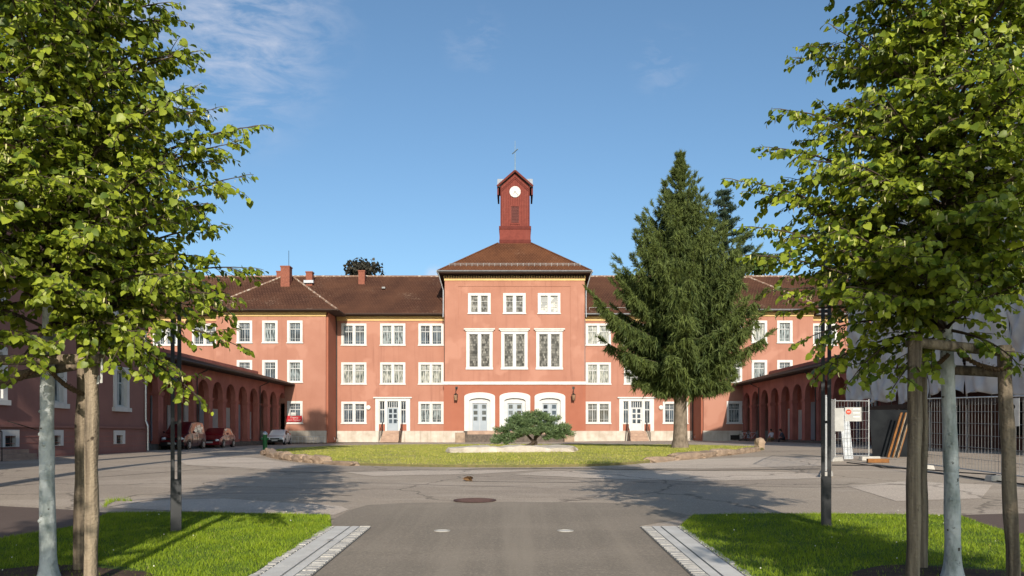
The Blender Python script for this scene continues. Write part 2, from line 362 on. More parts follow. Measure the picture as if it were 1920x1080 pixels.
# ------------------------------------------------------------------ mesh builder and object helpers
OFF = {}
class MB:
    def __init__(s): s.v = []; s.f = []
    def face(s, pts):
        i = len(s.v); s.v += [tuple(p) for p in pts]; s.f.append(tuple(range(i, i + len(pts))))
    def box(s, x0, x1, y0, y1, z0, z1):
        i = len(s.v)
        s.v += [(x0, y0, z0), (x1, y0, z0), (x1, y1, z0), (x0, y1, z0), (x0, y0, z1), (x1, y0, z1), (x1, y1, z1), (x0, y1, z1)]
        s.f += [tuple(i + k for k in q) for q in ((0, 3, 2, 1), (4, 5, 6, 7), (0, 1, 5, 4), (1, 2, 6, 5), (2, 3, 7, 6), (3, 0, 4, 7))]
        return s
    def hexa(s, b4, t4):
        i = len(s.v); s.v += [tuple(p) for p in b4] + [tuple(p) for p in t4]
        s.f += [tuple(i + k for k in q) for q in ((0, 3, 2, 1), (4, 5, 6, 7), (0, 1, 5, 4), (1, 2, 6, 5), (2, 3, 7, 6), (3, 0, 4, 7))]
        return s
    def tube(s, pts, rad, n=8, cap=True):
        pts = [Vector(p) for p in pts]
        if not hasattr(rad, '__len__'): rad = [rad] * len(pts)
        i0 = len(s.v)
        ref = None
        for k, p in enumerate(pts):
            t = (pts[min(k + 1, len(pts) - 1)] - pts[max(k - 1, 0)]).normalized()
            if ref is None:
                ref = Vector((1, 0, 0)) if abs(t.x) < 0.8 else Vector((0, 1, 0))
            u = (ref - t * ref.dot(t)).normalized(); ref = u
            v = t.cross(u)
            for j in range(n):
                a = 2 * math.pi * j / n
                s.v.append(tuple(p + (u * math.cos(a) + v * math.sin(a)) * rad[k]))
        for k in range(len(pts) - 1):
            for j in range(n):
                a = i0 + k * n + j; b = i0 + k * n + (j + 1) % n
                s.f.append((a, b, b + n, a + n))
        if cap:
            s.f.append(tuple(i0 + j for j in reversed(range(n))))
            s.f.append(tuple(i0 + (len(pts) - 1) * n + j for j in range(n)))
        return s
    def bar(s, a, b, w, h=None):
        """rectangular bar from a to b"""
        a = Vector(a); b = Vector(b); h = h or w
        t = (b - a).normalized()
        ref = Vector((0, 0, 1)) if abs(t.z) < 0.9 else Vector((0, 1, 0))
        u = t.cross(ref).normalized() * w / 2; v = u.cross(t).normalized() * h / 2
        return s.hexa([a - u - v, a + u - v, a + u + v, a - u + v], [b - u - v, b + u - v, b + u + v, b - u + v])
    def disc(s, c, r, axis, thick, n=20):
        c = Vector(c); axis = Vector(axis).normalized()
        return s.tube([c - axis * thick / 2, c + axis * thick / 2], r, n)
    def ball(s, c, r, nu=10, nv=6, sq=(1, 1, 1)):
        i0 = len(s.v)
        for a in range(nv + 1):
            th = math.pi * a / nv
            for b in range(nu):
                ph = 2 * math.pi * b / nu
                s.v.append((c[0] + r * sq[0] * math.sin(th) * math.cos(ph), c[1] + r * sq[1] * math.sin(th) * math.sin(ph), c[2] + r * sq[2] * math.cos(th)))
        for a in range(nv):
            for b in range(nu):
                p = i0 + a * nu + b; q = i0 + a * nu + (b + 1) % nu
                s.f.append((p, p + nu, q + nu, q))
        return s
    def panel(s, x0, x1, z0, z1, holes, yf, yb, edges=True):
        """upright panel facing -y with rectangular holes (x0,x1,z0,z1), reveals from yf back to yb"""
        xs = sorted({x0, x1, *[h[0] for h in holes], *[h[1] for h in holes]}); zs = sorted({z0, z1, *[h[2] for h in holes], *[h[3] for h in holes]})
        xs = [x for x in xs if x0 - 1e-6 <= x <= x1 + 1e-6]; zs = [z for z in zs if z0 - 1e-6 <= z <= z1 + 1e-6]
        for i in range(len(xs) - 1):
            for k in range(len(zs) - 1):
                cx, cz = (xs[i] + xs[i + 1]) / 2, (zs[k] + zs[k + 1]) / 2
                if any(h[0] < cx < h[1] and h[2] < cz < h[3] for h in holes): continue
                s.face([(xs[i], yf, zs[k]), (xs[i + 1], yf, zs[k]), (xs[i + 1], yf, zs[k + 1]), (xs[i], yf, zs[k + 1])])
        for a, b, c, d in holes:
            s.face([(a, yf, c), (a, yf, d), (a, yb, d), (a, yb, c)]); s.face([(b, yf, c), (b, yb, c), (b, yb, d), (b, yf, d)])
            s.face([(a, yf, d), (b, yf, d), (b, yb, d), (a, yb, d)]); s.face([(a, yf, c), (a, yb, c), (b, yb, c), (b, yf, c)])
        if edges:
            a, b, c, d = x0, x1, z0, z1
            s.face([(a, yf, c), (a, yf, d), (a, yb, d), (a, yb, c)]); s.face([(b, yf, c), (b, yb, c), (b, yb, d), (b, yf, d)])
            s.face([(a, yf, d), (b, yf, d), (b, yb, d), (a, yb, d)]); s.face([(a, yf, c), (a, yb, c), (b, yb, c), (b, yf, c)])
        return s
    def mesh(s, name, mat, off=(0, 0, 0), smooth=False):
        me = bpy.data.meshes.new(name)
        ox, oy, oz = off
        me.from_pydata([(a - ox, b - oy, c - oz) for a, b, c in s.v], [], s.f)
        me.materials.append(mat)
        bm = bmesh.new(); bm.from_mesh(me)
        bmesh.ops.remove_doubles(bm, verts=bm.verts, dist=0.0004)
        bmesh.ops.recalc_face_normals(bm, faces=bm.faces)
        bm.to_mesh(me); bm.free()
        if smooth:
            me.shade_smooth()
            try: me.set_sharp_from_angle(angle=R(40))
            except Exception: pass
        return me
    def build(s, name, mat, parent=None, smooth=False, bevel=0):
        off = OFF.get(parent.name, (0, 0, 0)) if parent else (0, 0, 0)
        o = bpy.data.objects.new(name, s.mesh(name, mat, off, smooth))
        COL.objects.link(o)
        if parent:
            o.parent = parent; OFF[o.name] = off
        if bevel:
            md = o.modifiers.new('bevel', 'BEVEL'); md.width = bevel; md.segments = 2; md.limit_method = 'ANGLE'
        return o
def tag(o, label, cat, group=None):
    o['label'] = label; o['category'] = cat
    if group: o['group'] = group
    return o
def thing(name, label, cat, loc=(0, 0, 0), group=None, rotz=0.0, local=False):
    o = bpy.data.objects.new(name, None); COL.objects.link(o)
    o.location = loc; o.rotation_euler = (0, 0, rotz); o.empty_display_size = 0.3
    tag(o, label, cat, group)
    OFF[o.name] = (0, 0, 0) if local else tuple(loc)
    return o
def struct(o, kind='structure'):
    o['kind'] = kind; return o
def link_mesh(name, me, parent=None, loc=(0, 0, 0), rotz=0.0):
    o = bpy.data.objects.new(name, me); COL.objects.link(o)
    if parent: o.parent = parent
    o.location = loc; o.rotation_euler = (0, 0, rotz)
    return o
def np_mesh(name, verts, faces, mat, tint=None, smooth=False):
    """fast mesh from arrays: verts (n,3), faces (m,k)"""
    me = bpy.data.meshes.new(name)
    m, k = faces.shape
    me.vertices.add(len(verts)); me.vertices.foreach_set('co', verts.astype(np.float32).ravel())
    me.loops.add(m * k); me.loops.foreach_set('vertex_index', faces.astype(np.int32).ravel())
    me.polygons.add(m)
    me.polygons.foreach_set('loop_start', np.arange(0, m * k, k, dtype=np.int32))
    me.polygons.foreach_set('loop_total', np.full(m, k, dtype=np.int32))
    me.update(calc_edges=True)
    me.materials.append(mat)
    if tint is not None:
        at = me.attributes.new('tint', 'FLOAT', 'POINT'); at.data.foreach_set('value', tint.astype(np.float32))
    if smooth: me.shade_smooth()
    return me
def sheet(name, pts, mat, off, surf=g, cell=1.0, skirt=0.0, skirt_mat=None):
    """flat covering laid on the ground: polygon cut on a grid and lifted onto the surface"""
    bm = bmesh.new()
    vs = [bm.verts.new((p[0], p[1], 0)) for p in pts]
    bm.faces.new(vs)
    xs = [p[0] for p in pts]; ys = [p[1] for p in pts]
    for ax, lo, hi in ((0, min(xs), max(xs)), (1, min(ys), max(ys))):
        k = math.floor(lo / cell) + 1
        while k * cell < hi:
            co = [0, 0, 0]; co[ax] = k * cell; no = [0, 0, 0]; no[ax] = 1
            bmesh.ops.bisect_plane(bm, geom=bm.verts[:] + bm.edges[:] + bm.faces[:], plane_co=co, plane_no=no, dist=1e-5)
            k += 1
    if skirt:
        be = [e for e in bm.edges if e.is_boundary]
        r = bmesh.ops.extrude_edge_only(bm, edges=be)
        low = {v for v in r['geom'] if isinstance(v, bmesh.types.BMVert)}
        for f in r['geom']:
            if isinstance(f, bmesh.types.BMFace) and skirt_mat: f.material_index = 1
    else: low = set()
    for v in bm.verts:
        v.co.z = float(surf(v.co.x, v.co.y)) + off - (skirt if v in low else 0)
    bmesh.ops.triangulate(bm, faces=bm.faces[:])
    bmesh.ops.recalc_face_normals(bm, faces=bm.faces[:])
    me = bpy.data.meshes.new(name); bm.to_mesh(me); bm.free()
    me.materials.append(mat)
    if skirt_mat: me.materials.append(skirt_mat)
    o = bpy.data.objects.new(name, me); COL.objects.link(o)
    return o
scene.cycles.use_denoising = True
scene.cycles.use_adaptive_sampling = False

# ------------------------------------------------------------------ asphalt materials
def asphalt(name, c1, c2, patch, cracks=True, gravel=0.8, tracks=False):
    m = bpy.data.materials.new(name); m.use_nodes = True
    t = m.node_tree; n = t.nodes.new; l = t.links.new
    b = t.nodes['Principled BSDF']; b.inputs['Roughness'].default_value = 0.85; b.inputs['Specular IOR Level'].default_value = 0.25
    geo = n('ShaderNodeNewGeometry')
    def noise(scale, det, stretch=(1, 1, 1), rough=0.6):
        mp = n('ShaderNodeMapping'); mp.inputs['Scale'].default_value = stretch
        l(geo.outputs['Position'], mp.inputs['Vector'])
        z = n('ShaderNodeTexNoise'); z.inputs['Scale'].default_value = scale; z.inputs['Detail'].default_value = det; z.inputs['Roughness'].default_value = rough
        l(mp.outputs[0], z.inputs['Vector']); return z.outputs['Fac']
    def rng_(v, a, b_, lo=0.0, hi=1.0):
        r = n('ShaderNodeMapRange'); r.inputs['From Min'].default_value = a; r.inputs['From Max'].default_value = b_
        r.inputs['To Min'].default_value = lo; r.inputs['To Max'].default_value = hi
        l(v, r.inputs['Value']); return r.outputs[0]
    def mix(f, a, bcol, mode='MIX'):
        x = n('ShaderNodeMixRGB'); x.blend_type = mode
        if hasattr(f, 'name'): l(f, x.inputs['Fac'])
        else: x.inputs['Fac'].default_value = f
        if hasattr(a, 'name'): l(a, x.inputs['Color1'])
        else: x.inputs['Color1'].default_value = (*a, 1)
        if hasattr(bcol, 'name'): l(bcol, x.inputs['Color2'])
        else: x.inputs['Color2'].default_value = (*bcol, 1)
        return x.outputs[0]
    c = mix(rng_(noise(0.16, 5, (0.5, 1, 1)), 0.42, 0.6), c1, c2)
    c = mix(rng_(noise(0.45, 6, (0.45, 1.6, 1)), 0.52, 0.60, 0, 0.6), c, patch)
    c = mix(rng_(noise(1.7, 6), 0.55, 0.75, 0, 0.35), c, tuple(x * 0.62 for x in c1))
    c = mix(rng_(noise(30, 4, rough=0.85), 0.5, 0.66, 0, gravel), c, tuple(min(1, x * 1.75) for x in c1))
    c = mix(rng_(noise(38, 4, rough=0.85), 0.52, 0.68, 0, gravel), c, tuple(x * 0.4 for x in c1))
    if tracks:
        c = mix(rng_(noise(1.5, 4, (1.6, 0.06, 1)), 0.5, 0.68, 0, 0.55), c, tuple(x * 1.28 for x in c1))
        c = mix(rng_(noise(2.6, 4, (1.3, 0.09, 1)), 0.54, 0.7, 0, 0.4), c, tuple(x * 0.75 for x in c1))
    if cracks:
        vo = n('ShaderNodeTexVoronoi'); vo.feature = 'DISTANCE_TO_EDGE'; vo.inputs['Scale'].default_value = 0.22
        dn = n('ShaderNodeTexNoise'); dn.inputs['Scale'].default_value = 1.3; dn.inputs['Detail'].default_value = 6
        l(geo.outputs['Position'], dn.inputs['Vector'])
        av = n('ShaderNodeMixRGB'); av.blend_type = 'ADD'; av.inputs['Fac'].default_value = 1.1
        l(geo.outputs['Position'], av.inputs['Color1']); l(dn.outputs['Color'], av.inputs['Color2'])
        l(av.outputs[0], vo.inputs['Vector'])
        f = rng_(vo.outputs['Distance'], 0.012, 0.0, 0, 0.75)
        c = mix(f, c, tuple(x * 0.3 for x in c1))
    l(c, b.inputs['Base Color'])
    bp = n('ShaderNodeBump'); bp.inputs['Strength'].default_value = 0.5; bp.inputs['Distance'].default_value = 0.01
    l(noise(70, 4, rough=0.8), bp.inputs['Height']); l(bp.outputs[0], b.inputs['Normal'])
    return m
ASPHALT_OLD = asphalt('old_court_asphalt', (0.33, 0.275, 0.22), (0.27, 0.225, 0.185), (0.42, 0.355, 0.295))
ASPHALT_DRIVE = asphalt('drive_asphalt', (0.235, 0.20, 0.16), (0.205, 0.175, 0.142), (0.265, 0.225, 0.182), cracks=False, gravel=0.6, tracks=True)
ASPHALT_NEW = asphalt('dark_new_asphalt', (0.115, 0.085, 0.072), (0.10, 0.074, 0.063), (0.125, 0.095, 0.082), cracks=False, gravel=0.25)
ASPHALT_PALE = asphalt('pale_asphalt', (0.46, 0.39, 0.325), (0.38, 0.32, 0.265), (0.52, 0.45, 0.385))
ASPHALT_LINE = M('dark_line', (0.085, 0.07, 0.06), 0.7)

# ------------------------------------------------------------------ ground
def axis_lines(lo, hi, fine_lo, fine_hi, far):
    a = list(range(fine_lo, fine_hi + 1))
    k, s = fine_lo, 2.0
    while k > lo: k -= s; s *= 1.6; a.append(max(k, lo))
    k, s = fine_hi, 2.0
    while k < hi: k += s; s *= 1.6; a.append(min(k, hi))
    return np.array(sorted(set(a)), float)
gx = axis_lines(-900, 900, -42, 42, 0); gy = axis_lines(-120, 1500, -6, 92, 0)
XX, YY = np.meshgrid(gx, gy)
ZZ = g(XX, YY)
nx, ny = len(gx), len(gy)
vv = np.stack([XX.ravel(), YY.ravel(), ZZ.ravel()], 1)
ii = (np.arange(ny - 1)[:, None] * nx + np.arange(nx - 1)[None, :]).ravel()
ff = np.stack([ii, ii + 1, ii + nx + 1, ii + nx], 1)
struct(link_mesh('ground', np_mesh('ground', vv, ff, ASPHALT_OLD)))

def px_poly(pts): return [G(a, b) for a, b in pts]
# the drive between the kerbs, newer and smoother than the court
drive = [(-2.06, -14), (1.80, -14), G(1198, 987), G(1290, 970), G(1240, 953), G(1190, 945), G(1120, 942.5), G(960, 941.5), G(760, 943), G(690, 947), G(655, 957), G(628, 972), G(622, 985), G(700, 987)]
struct(sheet('drive', drive, ASPHALT_DRIVE, 0.004))
# darker new asphalt at both sides of the lawns
struct(sheet('side_path', [G(-260, 948), G(0, 949), G(130, 956), G(205, 962), G(150, 985), G(0, 1011), G(-420, 1085), (-9.5, 6)], ASPHALT_NEW, 0.004))
struct(sheet('side_path', [G(1795, 966), G(1900, 963), G(2300, 962), G(2350, 1010), G(1920, 1003), G(1860, 988)], ASPHALT_NEW, 0.004))
# paler worn patches
for poly in ([(330, 862), (395, 856), (470, 858), (540, 868), (600, 876), (500, 880), (350, 872)],
             [(1020, 884), (1150, 882), (1420, 884), (1535, 888), (1540, 897), (1300, 903), (1090, 896), (960, 890)],
             [(205, 952), (240, 941), (420, 935), (640, 950), (654, 956), (628, 966), (420, 962)],
             [(1190, 868), (1300, 862), (1450, 856), (1540, 858), (1540, 874), (1320, 879), (1210, 878)],
             [(1590, 912), (1700, 902), (1860, 910), (1840, 935), (1680, 940)],
             [(640, 885), (820, 881), (1010, 882), (900, 889), (700, 893)]):
    struct(sheet('worn_patch', px_poly(poly), ASPHALT_PALE, 0.006))
# dark lines along the ring road and in front of the island, then thin repair seams
def ground_line(pts, wid, off=0.008):
    c = [G(a, b) for a, b in pts]; l_, r_ = [], []
    for i, p in enumerate(c):
        t = (c[min(i + 1, len(c) - 1)] - c[max(i - 1, 0)]); t.z = 0; t.normalize(); q = Vector((-t.y, t.x, 0)) * wid / 2
        l_.append(p + q); r_.append(p - q)
    return struct(sheet('dark_line', l_ + r_[::-1], ASPHALT_LINE, off))
ground_line([(840, 882), (900, 879.5), (1000, 878.5), (1100, 879), (1200, 881), (1300, 882), (1420, 881), (1538, 879.5)], 0.14)
ground_line([(500, 884), (600, 886), (700, 884), (800, 881.5), (842, 881.8)], 0.10)
ground_line([(880, 903), (960, 904), (1060, 905), (1150, 903)], 0.05)

ground_line([(205, 951), (300, 936), (420, 926), (560, 925), (660, 930)], 0.035)
ground_line([(1300, 905), (1420, 912), (1560, 915), (1690, 908)], 0.03)
ground_line([(560, 900), (700, 906), (850, 911), (1010, 914)], 0.03)
ground_line([(20, 905), (160, 897), (330, 884), (430, 876)], 0.05)

# raised island lawn with its edge of old stones
island_px = [(496, 851), (520, 859), (560, 864), (610, 868.5), (665, 872.5), (720, 874), (800, 875.5), (900, 876.5), (1000, 876.5), (1090, 875), (1160, 872.5), (1215, 868.5),
             (1262, 863.5), (1310, 858), (1360, 852.5), (1405, 847.5), (1432, 843.5), (1418, 840), (1360, 837), (1280, 835.6), (1150, 834.3), (1000, 833.6), (850, 833.6), (720, 834.2), (620, 836.5), (540, 841.5), (505, 846)]
island = [G(a, b) for a, b in island_px]
EARTH = M('dry_earth_edge', (0.16, 0.13, 0.06), 0.95, (0.10, 0.10, 0.035), 6, bump=0.6, bscale=20)
struct(sheet('island_lawn', island, ISLANDBASE, 0.0, gi, skirt=0.3, skirt_mat=EARTH))
# the apron of pale paving in front of the building
struct(sheet('pavement', [(-19.2, 76.2), (-7.6, 76.4), (7.6, 76.4), (19.2, 76.2), (19.2, 79.9), (7.5, 79.9), (7.5, 78.9), (-7.5, 78.9), (-7.5, 79.9), (-19.2, 79.9)], ASPHALT_PALE, 0.008))

def in_poly(x, y, poly):
    inside = np.zeros(x.shape, bool); n_ = len(poly)
    for i in range(n_):
        x0, y0 = poly[i][0], poly[i][1]; x1, y1 = poly[(i + 1) % n_][0], poly[(i + 1) % n_][1]
        c = ((y0 > y) != (y1 > y)) & (x < (x1 - x0) * (y - y0) / (y1 - y0 + 1e-12) + x0)
        inside ^= c
    return inside
def grass(name, poly, surf, n_, hmin, hmax, wid, mat, label, dens=None, off=0.0, pale=0.01):
    xs = np.array([p[0] for p in poly]); ys = np.array([p[1] for p in poly])
    x = rng.uniform(xs.min(), xs.max(), n_ * 3); y = rng.uniform(ys.min(), ys.max(), n_ * 3)
    k = in_poly(x, y, poly)
    if dens is not None: k &= rng.random(len(x)) < dens(x, y)
    x, y = x[k][:n_], y[k][:n_]; m = len(x)
    z = surf(x, y) + off
    clump = 0.5 + 0.5 * np.sin(x * 5.1 + 1.7 * np.sin(y * 3.3)) * np.sin(y * 4.3 + 1.1 * np.sin(x * 2.9))
    h = rng.uniform(hmin, hmax, m) * (0.65 + 0.6 * clump)
    a = rng.uniform(0, 2 * np.pi, m); lean = rng.uniform(0.1, 0.9, m) * h; la = rng.uniform(0, 2 * np.pi, m)
    wd = wid * rng.uniform(0.6, 1.4, m)
    b0 = np.stack([x + np.cos(a) * wd, y + np.sin(a) * wd, z], 1); b1 = np.stack([x - np.cos(a) * wd, y - np.sin(a) * wd, z], 1)
    tp = np.stack([x + np.cos(la) * lean, y + np.sin(la) * lean, z + h], 1)
    v = np.stack([b0, b1, tp], 1).reshape(-1, 3)
    f = np.arange(3 * m).reshape(-1, 3)
    ti = np.clip(0.25 + 0.35 * clump + rng.normal(0, 0.22, m), 0, 0.97)
    ti[rng.random(m) < pale] = 1.0
    o = link_mesh(name, np_mesh(name, v, f, mat, np.repeat(ti, 3)))
    o['kind'] = 'stuff'; tag(o, label, 'grass'); return o

LT, RT = Vector((-4.68, 7.5, float(g(-4.68, 7.5)))), Vector((4.36, 7.5, float(g(4.36, 7.5))))
lawn_l = [G(622, 990), G(470, 1082), (-2.72, 2), (-9, 2), G(-420, 1095), G(0, 1013), G(150, 987), G(203, 964), G(330, 962), G(480, 965), G(618, 968)]
lawn_r = [G(1272, 990), G(1400, 1085), (2.55, 2), (9, 2), G(2350, 1015), G(1920, 1006), G(1860, 991), G(1798, 968), G(1640, 966), G(1450, 965), G(1300, 967)]
for nm, poly, T, side in (('left', lawn_l, LT, 'left'), ('right', lawn_r, RT, 'right')):
    struct(sheet('lawn', poly, LAWNBASE, 0.02, g, cell=0.5, skirt=0.1))
    struct(sheet('soil_bed', [(T.x + 0.95 * math.cos(a) * (1 + .12 * math.sin(5 * a)), T.y - 0.1 + 0.62 * math.sin(a) * (1 + .15 * math.cos(3 * a)), 0) for a in np.linspace(0, 2 * math.pi, 25)[:-1]], SOIL, 0.028, g, cell=0.5))
    dens = lambda x, y, T=T: np.where(((x - T.x) / 0.98) ** 2 + ((y - T.y + 0.1) / 0.66) ** 2 < 1, 0.08, 1.0)
    near = [p for p in poly]
    grass('lawn_grass', near, g, 190000, 0.02, 0.052, 0.0032, GRASS_LEAF, 'short bright grass of the foreground lawn on the %s of the drive' % side, dens, 0.018)
def island_near(x, y): return np.clip((46 - y) / 18, 0.25, 1) * (0.35 + 0.65 * (np.sin(x * 1.3 + 2 * np.sin(y * .7)) * np.sin(y * .9 + x * .4) > -0.3))
grass('island_grass', island, gi, 110000, 0.025, 0.075, 0.009, DRYGRASS_LEAF, 'sunburnt grass covering the round island in the court', island_near, -0.005, pale=0.06)
weeds = [G(192, 951), G(200, 941), G(215, 937), G(245, 938), G(248, 940), G(216, 940), G(204, 946), G(198, 953)]
grass('weeds', weeds, g, 320, 0.03, 0.10, 0.004, GRASS_LEAF, 'small weeds growing in a crack of the asphalt behind the left lawn', None, 0.0)
# clover heads in the near lawns
for side, poly in (('left', lawn_l), ('right', lawn_r)):
    mb = MB()
    xs = [p[0] for p in poly]; ys = [p[1] for p in poly]
    k = 0
    while k < 26:
        x = random.uniform(min(xs), max(xs)); y = random.uniform(6, max(ys))
        if in_poly(np.array([x]), np.array([y]), poly)[0]:
            mb.ball((x, y, float(g(x, y)) + random.uniform(0.06, 0.09)), random.uniform(0.005, 0.009), 6, 4); k += 1
    o = mb.build('clover_flowers', PETAL); o['kind'] = 'stuff'; tag(o, 'white clover heads scattered in the %s foreground lawn' % side, 'flowers')

# kerb strips of granite setts with a concrete drain channel between
def kerb_strip(xi, xo, yend):
    """xi drive side, xo lawn side"""
    sg = 1 if xo > xi else -1
    e = [xi, xi + sg * 0.17, xi + sg * 0.52, xo]
    mb = MB()
    for a, b, ln in ((e[0], e[1], 0.11), (e[2], e[3], 0.115)):
        y = -8.0
        while y < yend - 0.01:
            l2 = min(ln * random.uniform(0.8, 1.25), yend - y)
            j = 0.006; x0, x1 = min(a, b) + j, max(a, b) - j
            if b == e[3]: 
                if sg > 0: x1 += random.uniform(-0.02, 0.02)
                else: x0 += random.uniform(-0.02, 0.02)
            zz = float(g((x0 + x1) / 2, y)); z2 = float(g((x0 + x1) / 2, y + l2)); dz = random.uniform(-.003, .004)
            i = 0.008
            mb.hexa([(x0, y + j, zz - .05), (x1, y + j, zz - .05), (x1, y + l2 - j, z2 - .05), (x0, y + l2 - j, z2 - .05)],
                    [(x0 + i, y + j + i, zz + .026 + dz), (x1 - i, y + j + i, zz + .026 + dz), (x1 - i, y + l2 - j - i, z2 + .026 + dz), (x0 + i, y + l2 - j - i, z2 + .026 + dz)])
            y += l2
    struct(mb.build('kerb_setts', GRANITE))
    ch = MB(); gr = MB()
    y = -8.0
    m0, m1 = e[1] + sg * 0.115, e[1] + sg * 0.135
    while y < yend - 0.01:
        l2 = min(1.0, yend - y)
        for a, b, hh in ((e[1], m0, .024), (m1, e[2], .024)):
            x0, x1 = min(a, b) + .003, max(a, b) - .003
            za, zb = float(g(x0, y)), float(g(x0, y + l2))
            ch.hexa([(x0, y + .003, za - .05), (x1, y + .003, za - .05), (x1, y + l2 - .003, zb - .05), (x0, y + l2 - .003, zb - .05)],
                    [(x0, y + .003, za + hh), (x1, y + .003, za + hh), (x1, y + l2 - .003, zb + hh), (x0, y + l2 - .003, zb + hh)])
        x0, x1 = min(e) , max(e)
        za, zb = float(g(x0, y)), float(g(x0, y + l2))
        gr.face([(x0, y, za + .012), (x1, y, za + .012), (x1, y + l2, zb + .012), (x0, y + l2, zb + .012)])
        y += l2
    struct(ch.build('drain_channel', CHANNEL)); struct(gr.build('kerb_bed', GROOVE))
kerb_strip(-2.06, -2.70, 10.75)
kerb_strip(1.80, 2.42, 10.75)

# ------------------------------------------------------------------ windows (built once, linked many times)
def rect_ring(mb, x0, x1, z0, z1, t, yf, yb):
    mb.panel(x0, x1, z0, z1, [(x0 + t, x1 - t, z0 + t, z1 - t)], yf, yb)
WIN = {}
def make_window(kind, w, h, border, lights, mullion, bars=True, tall=0.68, sill=0.12, pane=GLASS, yrec=0.13):
    """w x h over all, bottom of the surround at z = 0; y = 0 is the wall face, the street is at -y"""
    fr = MB(); sa = MB(); pa = MB(); si = MB()
    ow = (w - 2 * border - (lights - 1) * mullion) / lights
    holes = []
    for i in range(lights):
        a = -w / 2 + border + i * (ow + mullion); holes.append((a, a + ow, sill + 0.06, h - border))
    fr.panel(-w / 2, w / 2, sill, h, holes, -0.05, yrec + 0.06)
    si.hexa([(-w / 2 - .06, -.11, 0), (w / 2 + .06, -.11, 0), (w / 2 + .06, .02, 0), (-w / 2 - .06, .02, 0)], [(-w / 2 - .05, -.10, sill - .002), (w / 2 + .05, -.10, sill - .002), (w / 2 + .05, .02, sill - .002), (-w / 2 - .05, .02, sill - .002)])
    for a, b, c, d in holes:
        rect_ring(sa, a + .004, b - .004, c + .004, d - .004, 0.04, yrec - .03, yrec + .03)
        if bars:
            zt = c + (d - c) * tall
            mx = (a + b) / 2
            sa.box(a + .06, b - .06, yrec - .035, yrec + .02, zt - .035, zt + .035)
            sa.box(mx - .028, mx + .028, yrec - .032, yrec + .02, c + .06, zt - .046)
            sa.box(mx - .028, mx + .028, yrec - .032, yrec + .02, zt + .046, d - .06)
            for q in (a + .045, mx + .028):
                wq = (b - a) / 2 - .073
                for r_ in (1 / 3, 2 / 3):
                    sa.box(q + wq * r_ - .009, q + wq * r_ + .009, yrec - .02, yrec + .015, zt + .046, d - .06)
                sa.box(q, q + wq, yrec - .022, yrec + .015, (zt + d) / 2 - .009, (zt + d) / 2 + .009)
                sa.box(q + wq / 2 - .008, q + wq / 2 + .008, yrec - .02, yrec + .015, c + .06, zt - .046)
                zb = c + (zt - c) * 0.24
                sa.box(q, q + wq, yrec - .022, yrec + .015, zb - .011, zb + .011)
        pa.box(a + .03, b - .03, yrec + .035, yrec + .045, c + .03, d - .03)
    WIN[kind] = dict(frame=fr.mesh('window', WHITE), sash=sa.mesh('sash', SASH), pane=pa.mesh('pane', pane), sill=si.mesh('sill', WHITE))
def place_window(kind, parent, loc, rotz=0.0):
    d = WIN[kind]
    off = Vector(OFF[parent.name])
    o = link_mesh('window', d['frame'], parent, Vector(loc) - off, rotz)
    for k in ('sash', 'pane', 'sill'):
        if k in d: link_mesh(k, d[k], o)
    return o
for nm, pn in (('dark', GLASS), ('curtain', GLASS2), ('half', GLASS3)):
    make_window('double_' + nm, 2.70, 2.40, 0.24, 2, 0.27, pane=pn)
    make_window('single_' + nm, 1.58, 2.34, 0.25, 1, 0, pane=pn)
make_window('tower_leaded', 2.38, 2.22, 0.27, 2, 0.27, bars=False, pane=LEADED)
make_window('tower_blind', 2.38, 2.22, 0.27, 2, 0.27, bars=False, pane=BLIND)
for kd in ('tower_leaded', 'tower_blind'):       # glazing bars: two across each light
    sa = MB()
    for a in (-0.92, 0.135):
        b = a + .785
        rect_ring(sa, a + .004, b - .004, .184, 1.946, 0.06, .10, .16)
        for zz in (.77, 1.36): sa.box(a + .06, b - .06, .105, .15, zz - .02, zz + .02)
    WIN[kd]['sash'] = sa.mesh('sash', SASH)
make_window('tall_leaded', 2.78, 4.05, 0.30, 2, 0.30, bars=False, pane=LEADED, sill=0.22)

# ------------------------------------------------------------------ the school: central block, wings, pavilions, clock tower
YW, YC, YP = 80.0, 79.0, 76.3
HB = 0.72                                       # foot of the walls, just under the ground
school = thing('main_building', 'long salmon red three storey building with white windows, brown tiled roof and a clock turret', 'building', (0, 80, 0.8))
def zz(py, Y): return EYE - (py - CY) * Y / F
def xx(px, Y): return (px - CX) * Y / F
def wall_panel(name, mat, Y, x0, x1, z0, z1, holes, parent=school, thick=0.2):
    mb = MB(); mb.panel(x0, x1, z0, z1, holes, Y, Y + thick); return mb.build(name, mat, parent)
ZE = 14.2
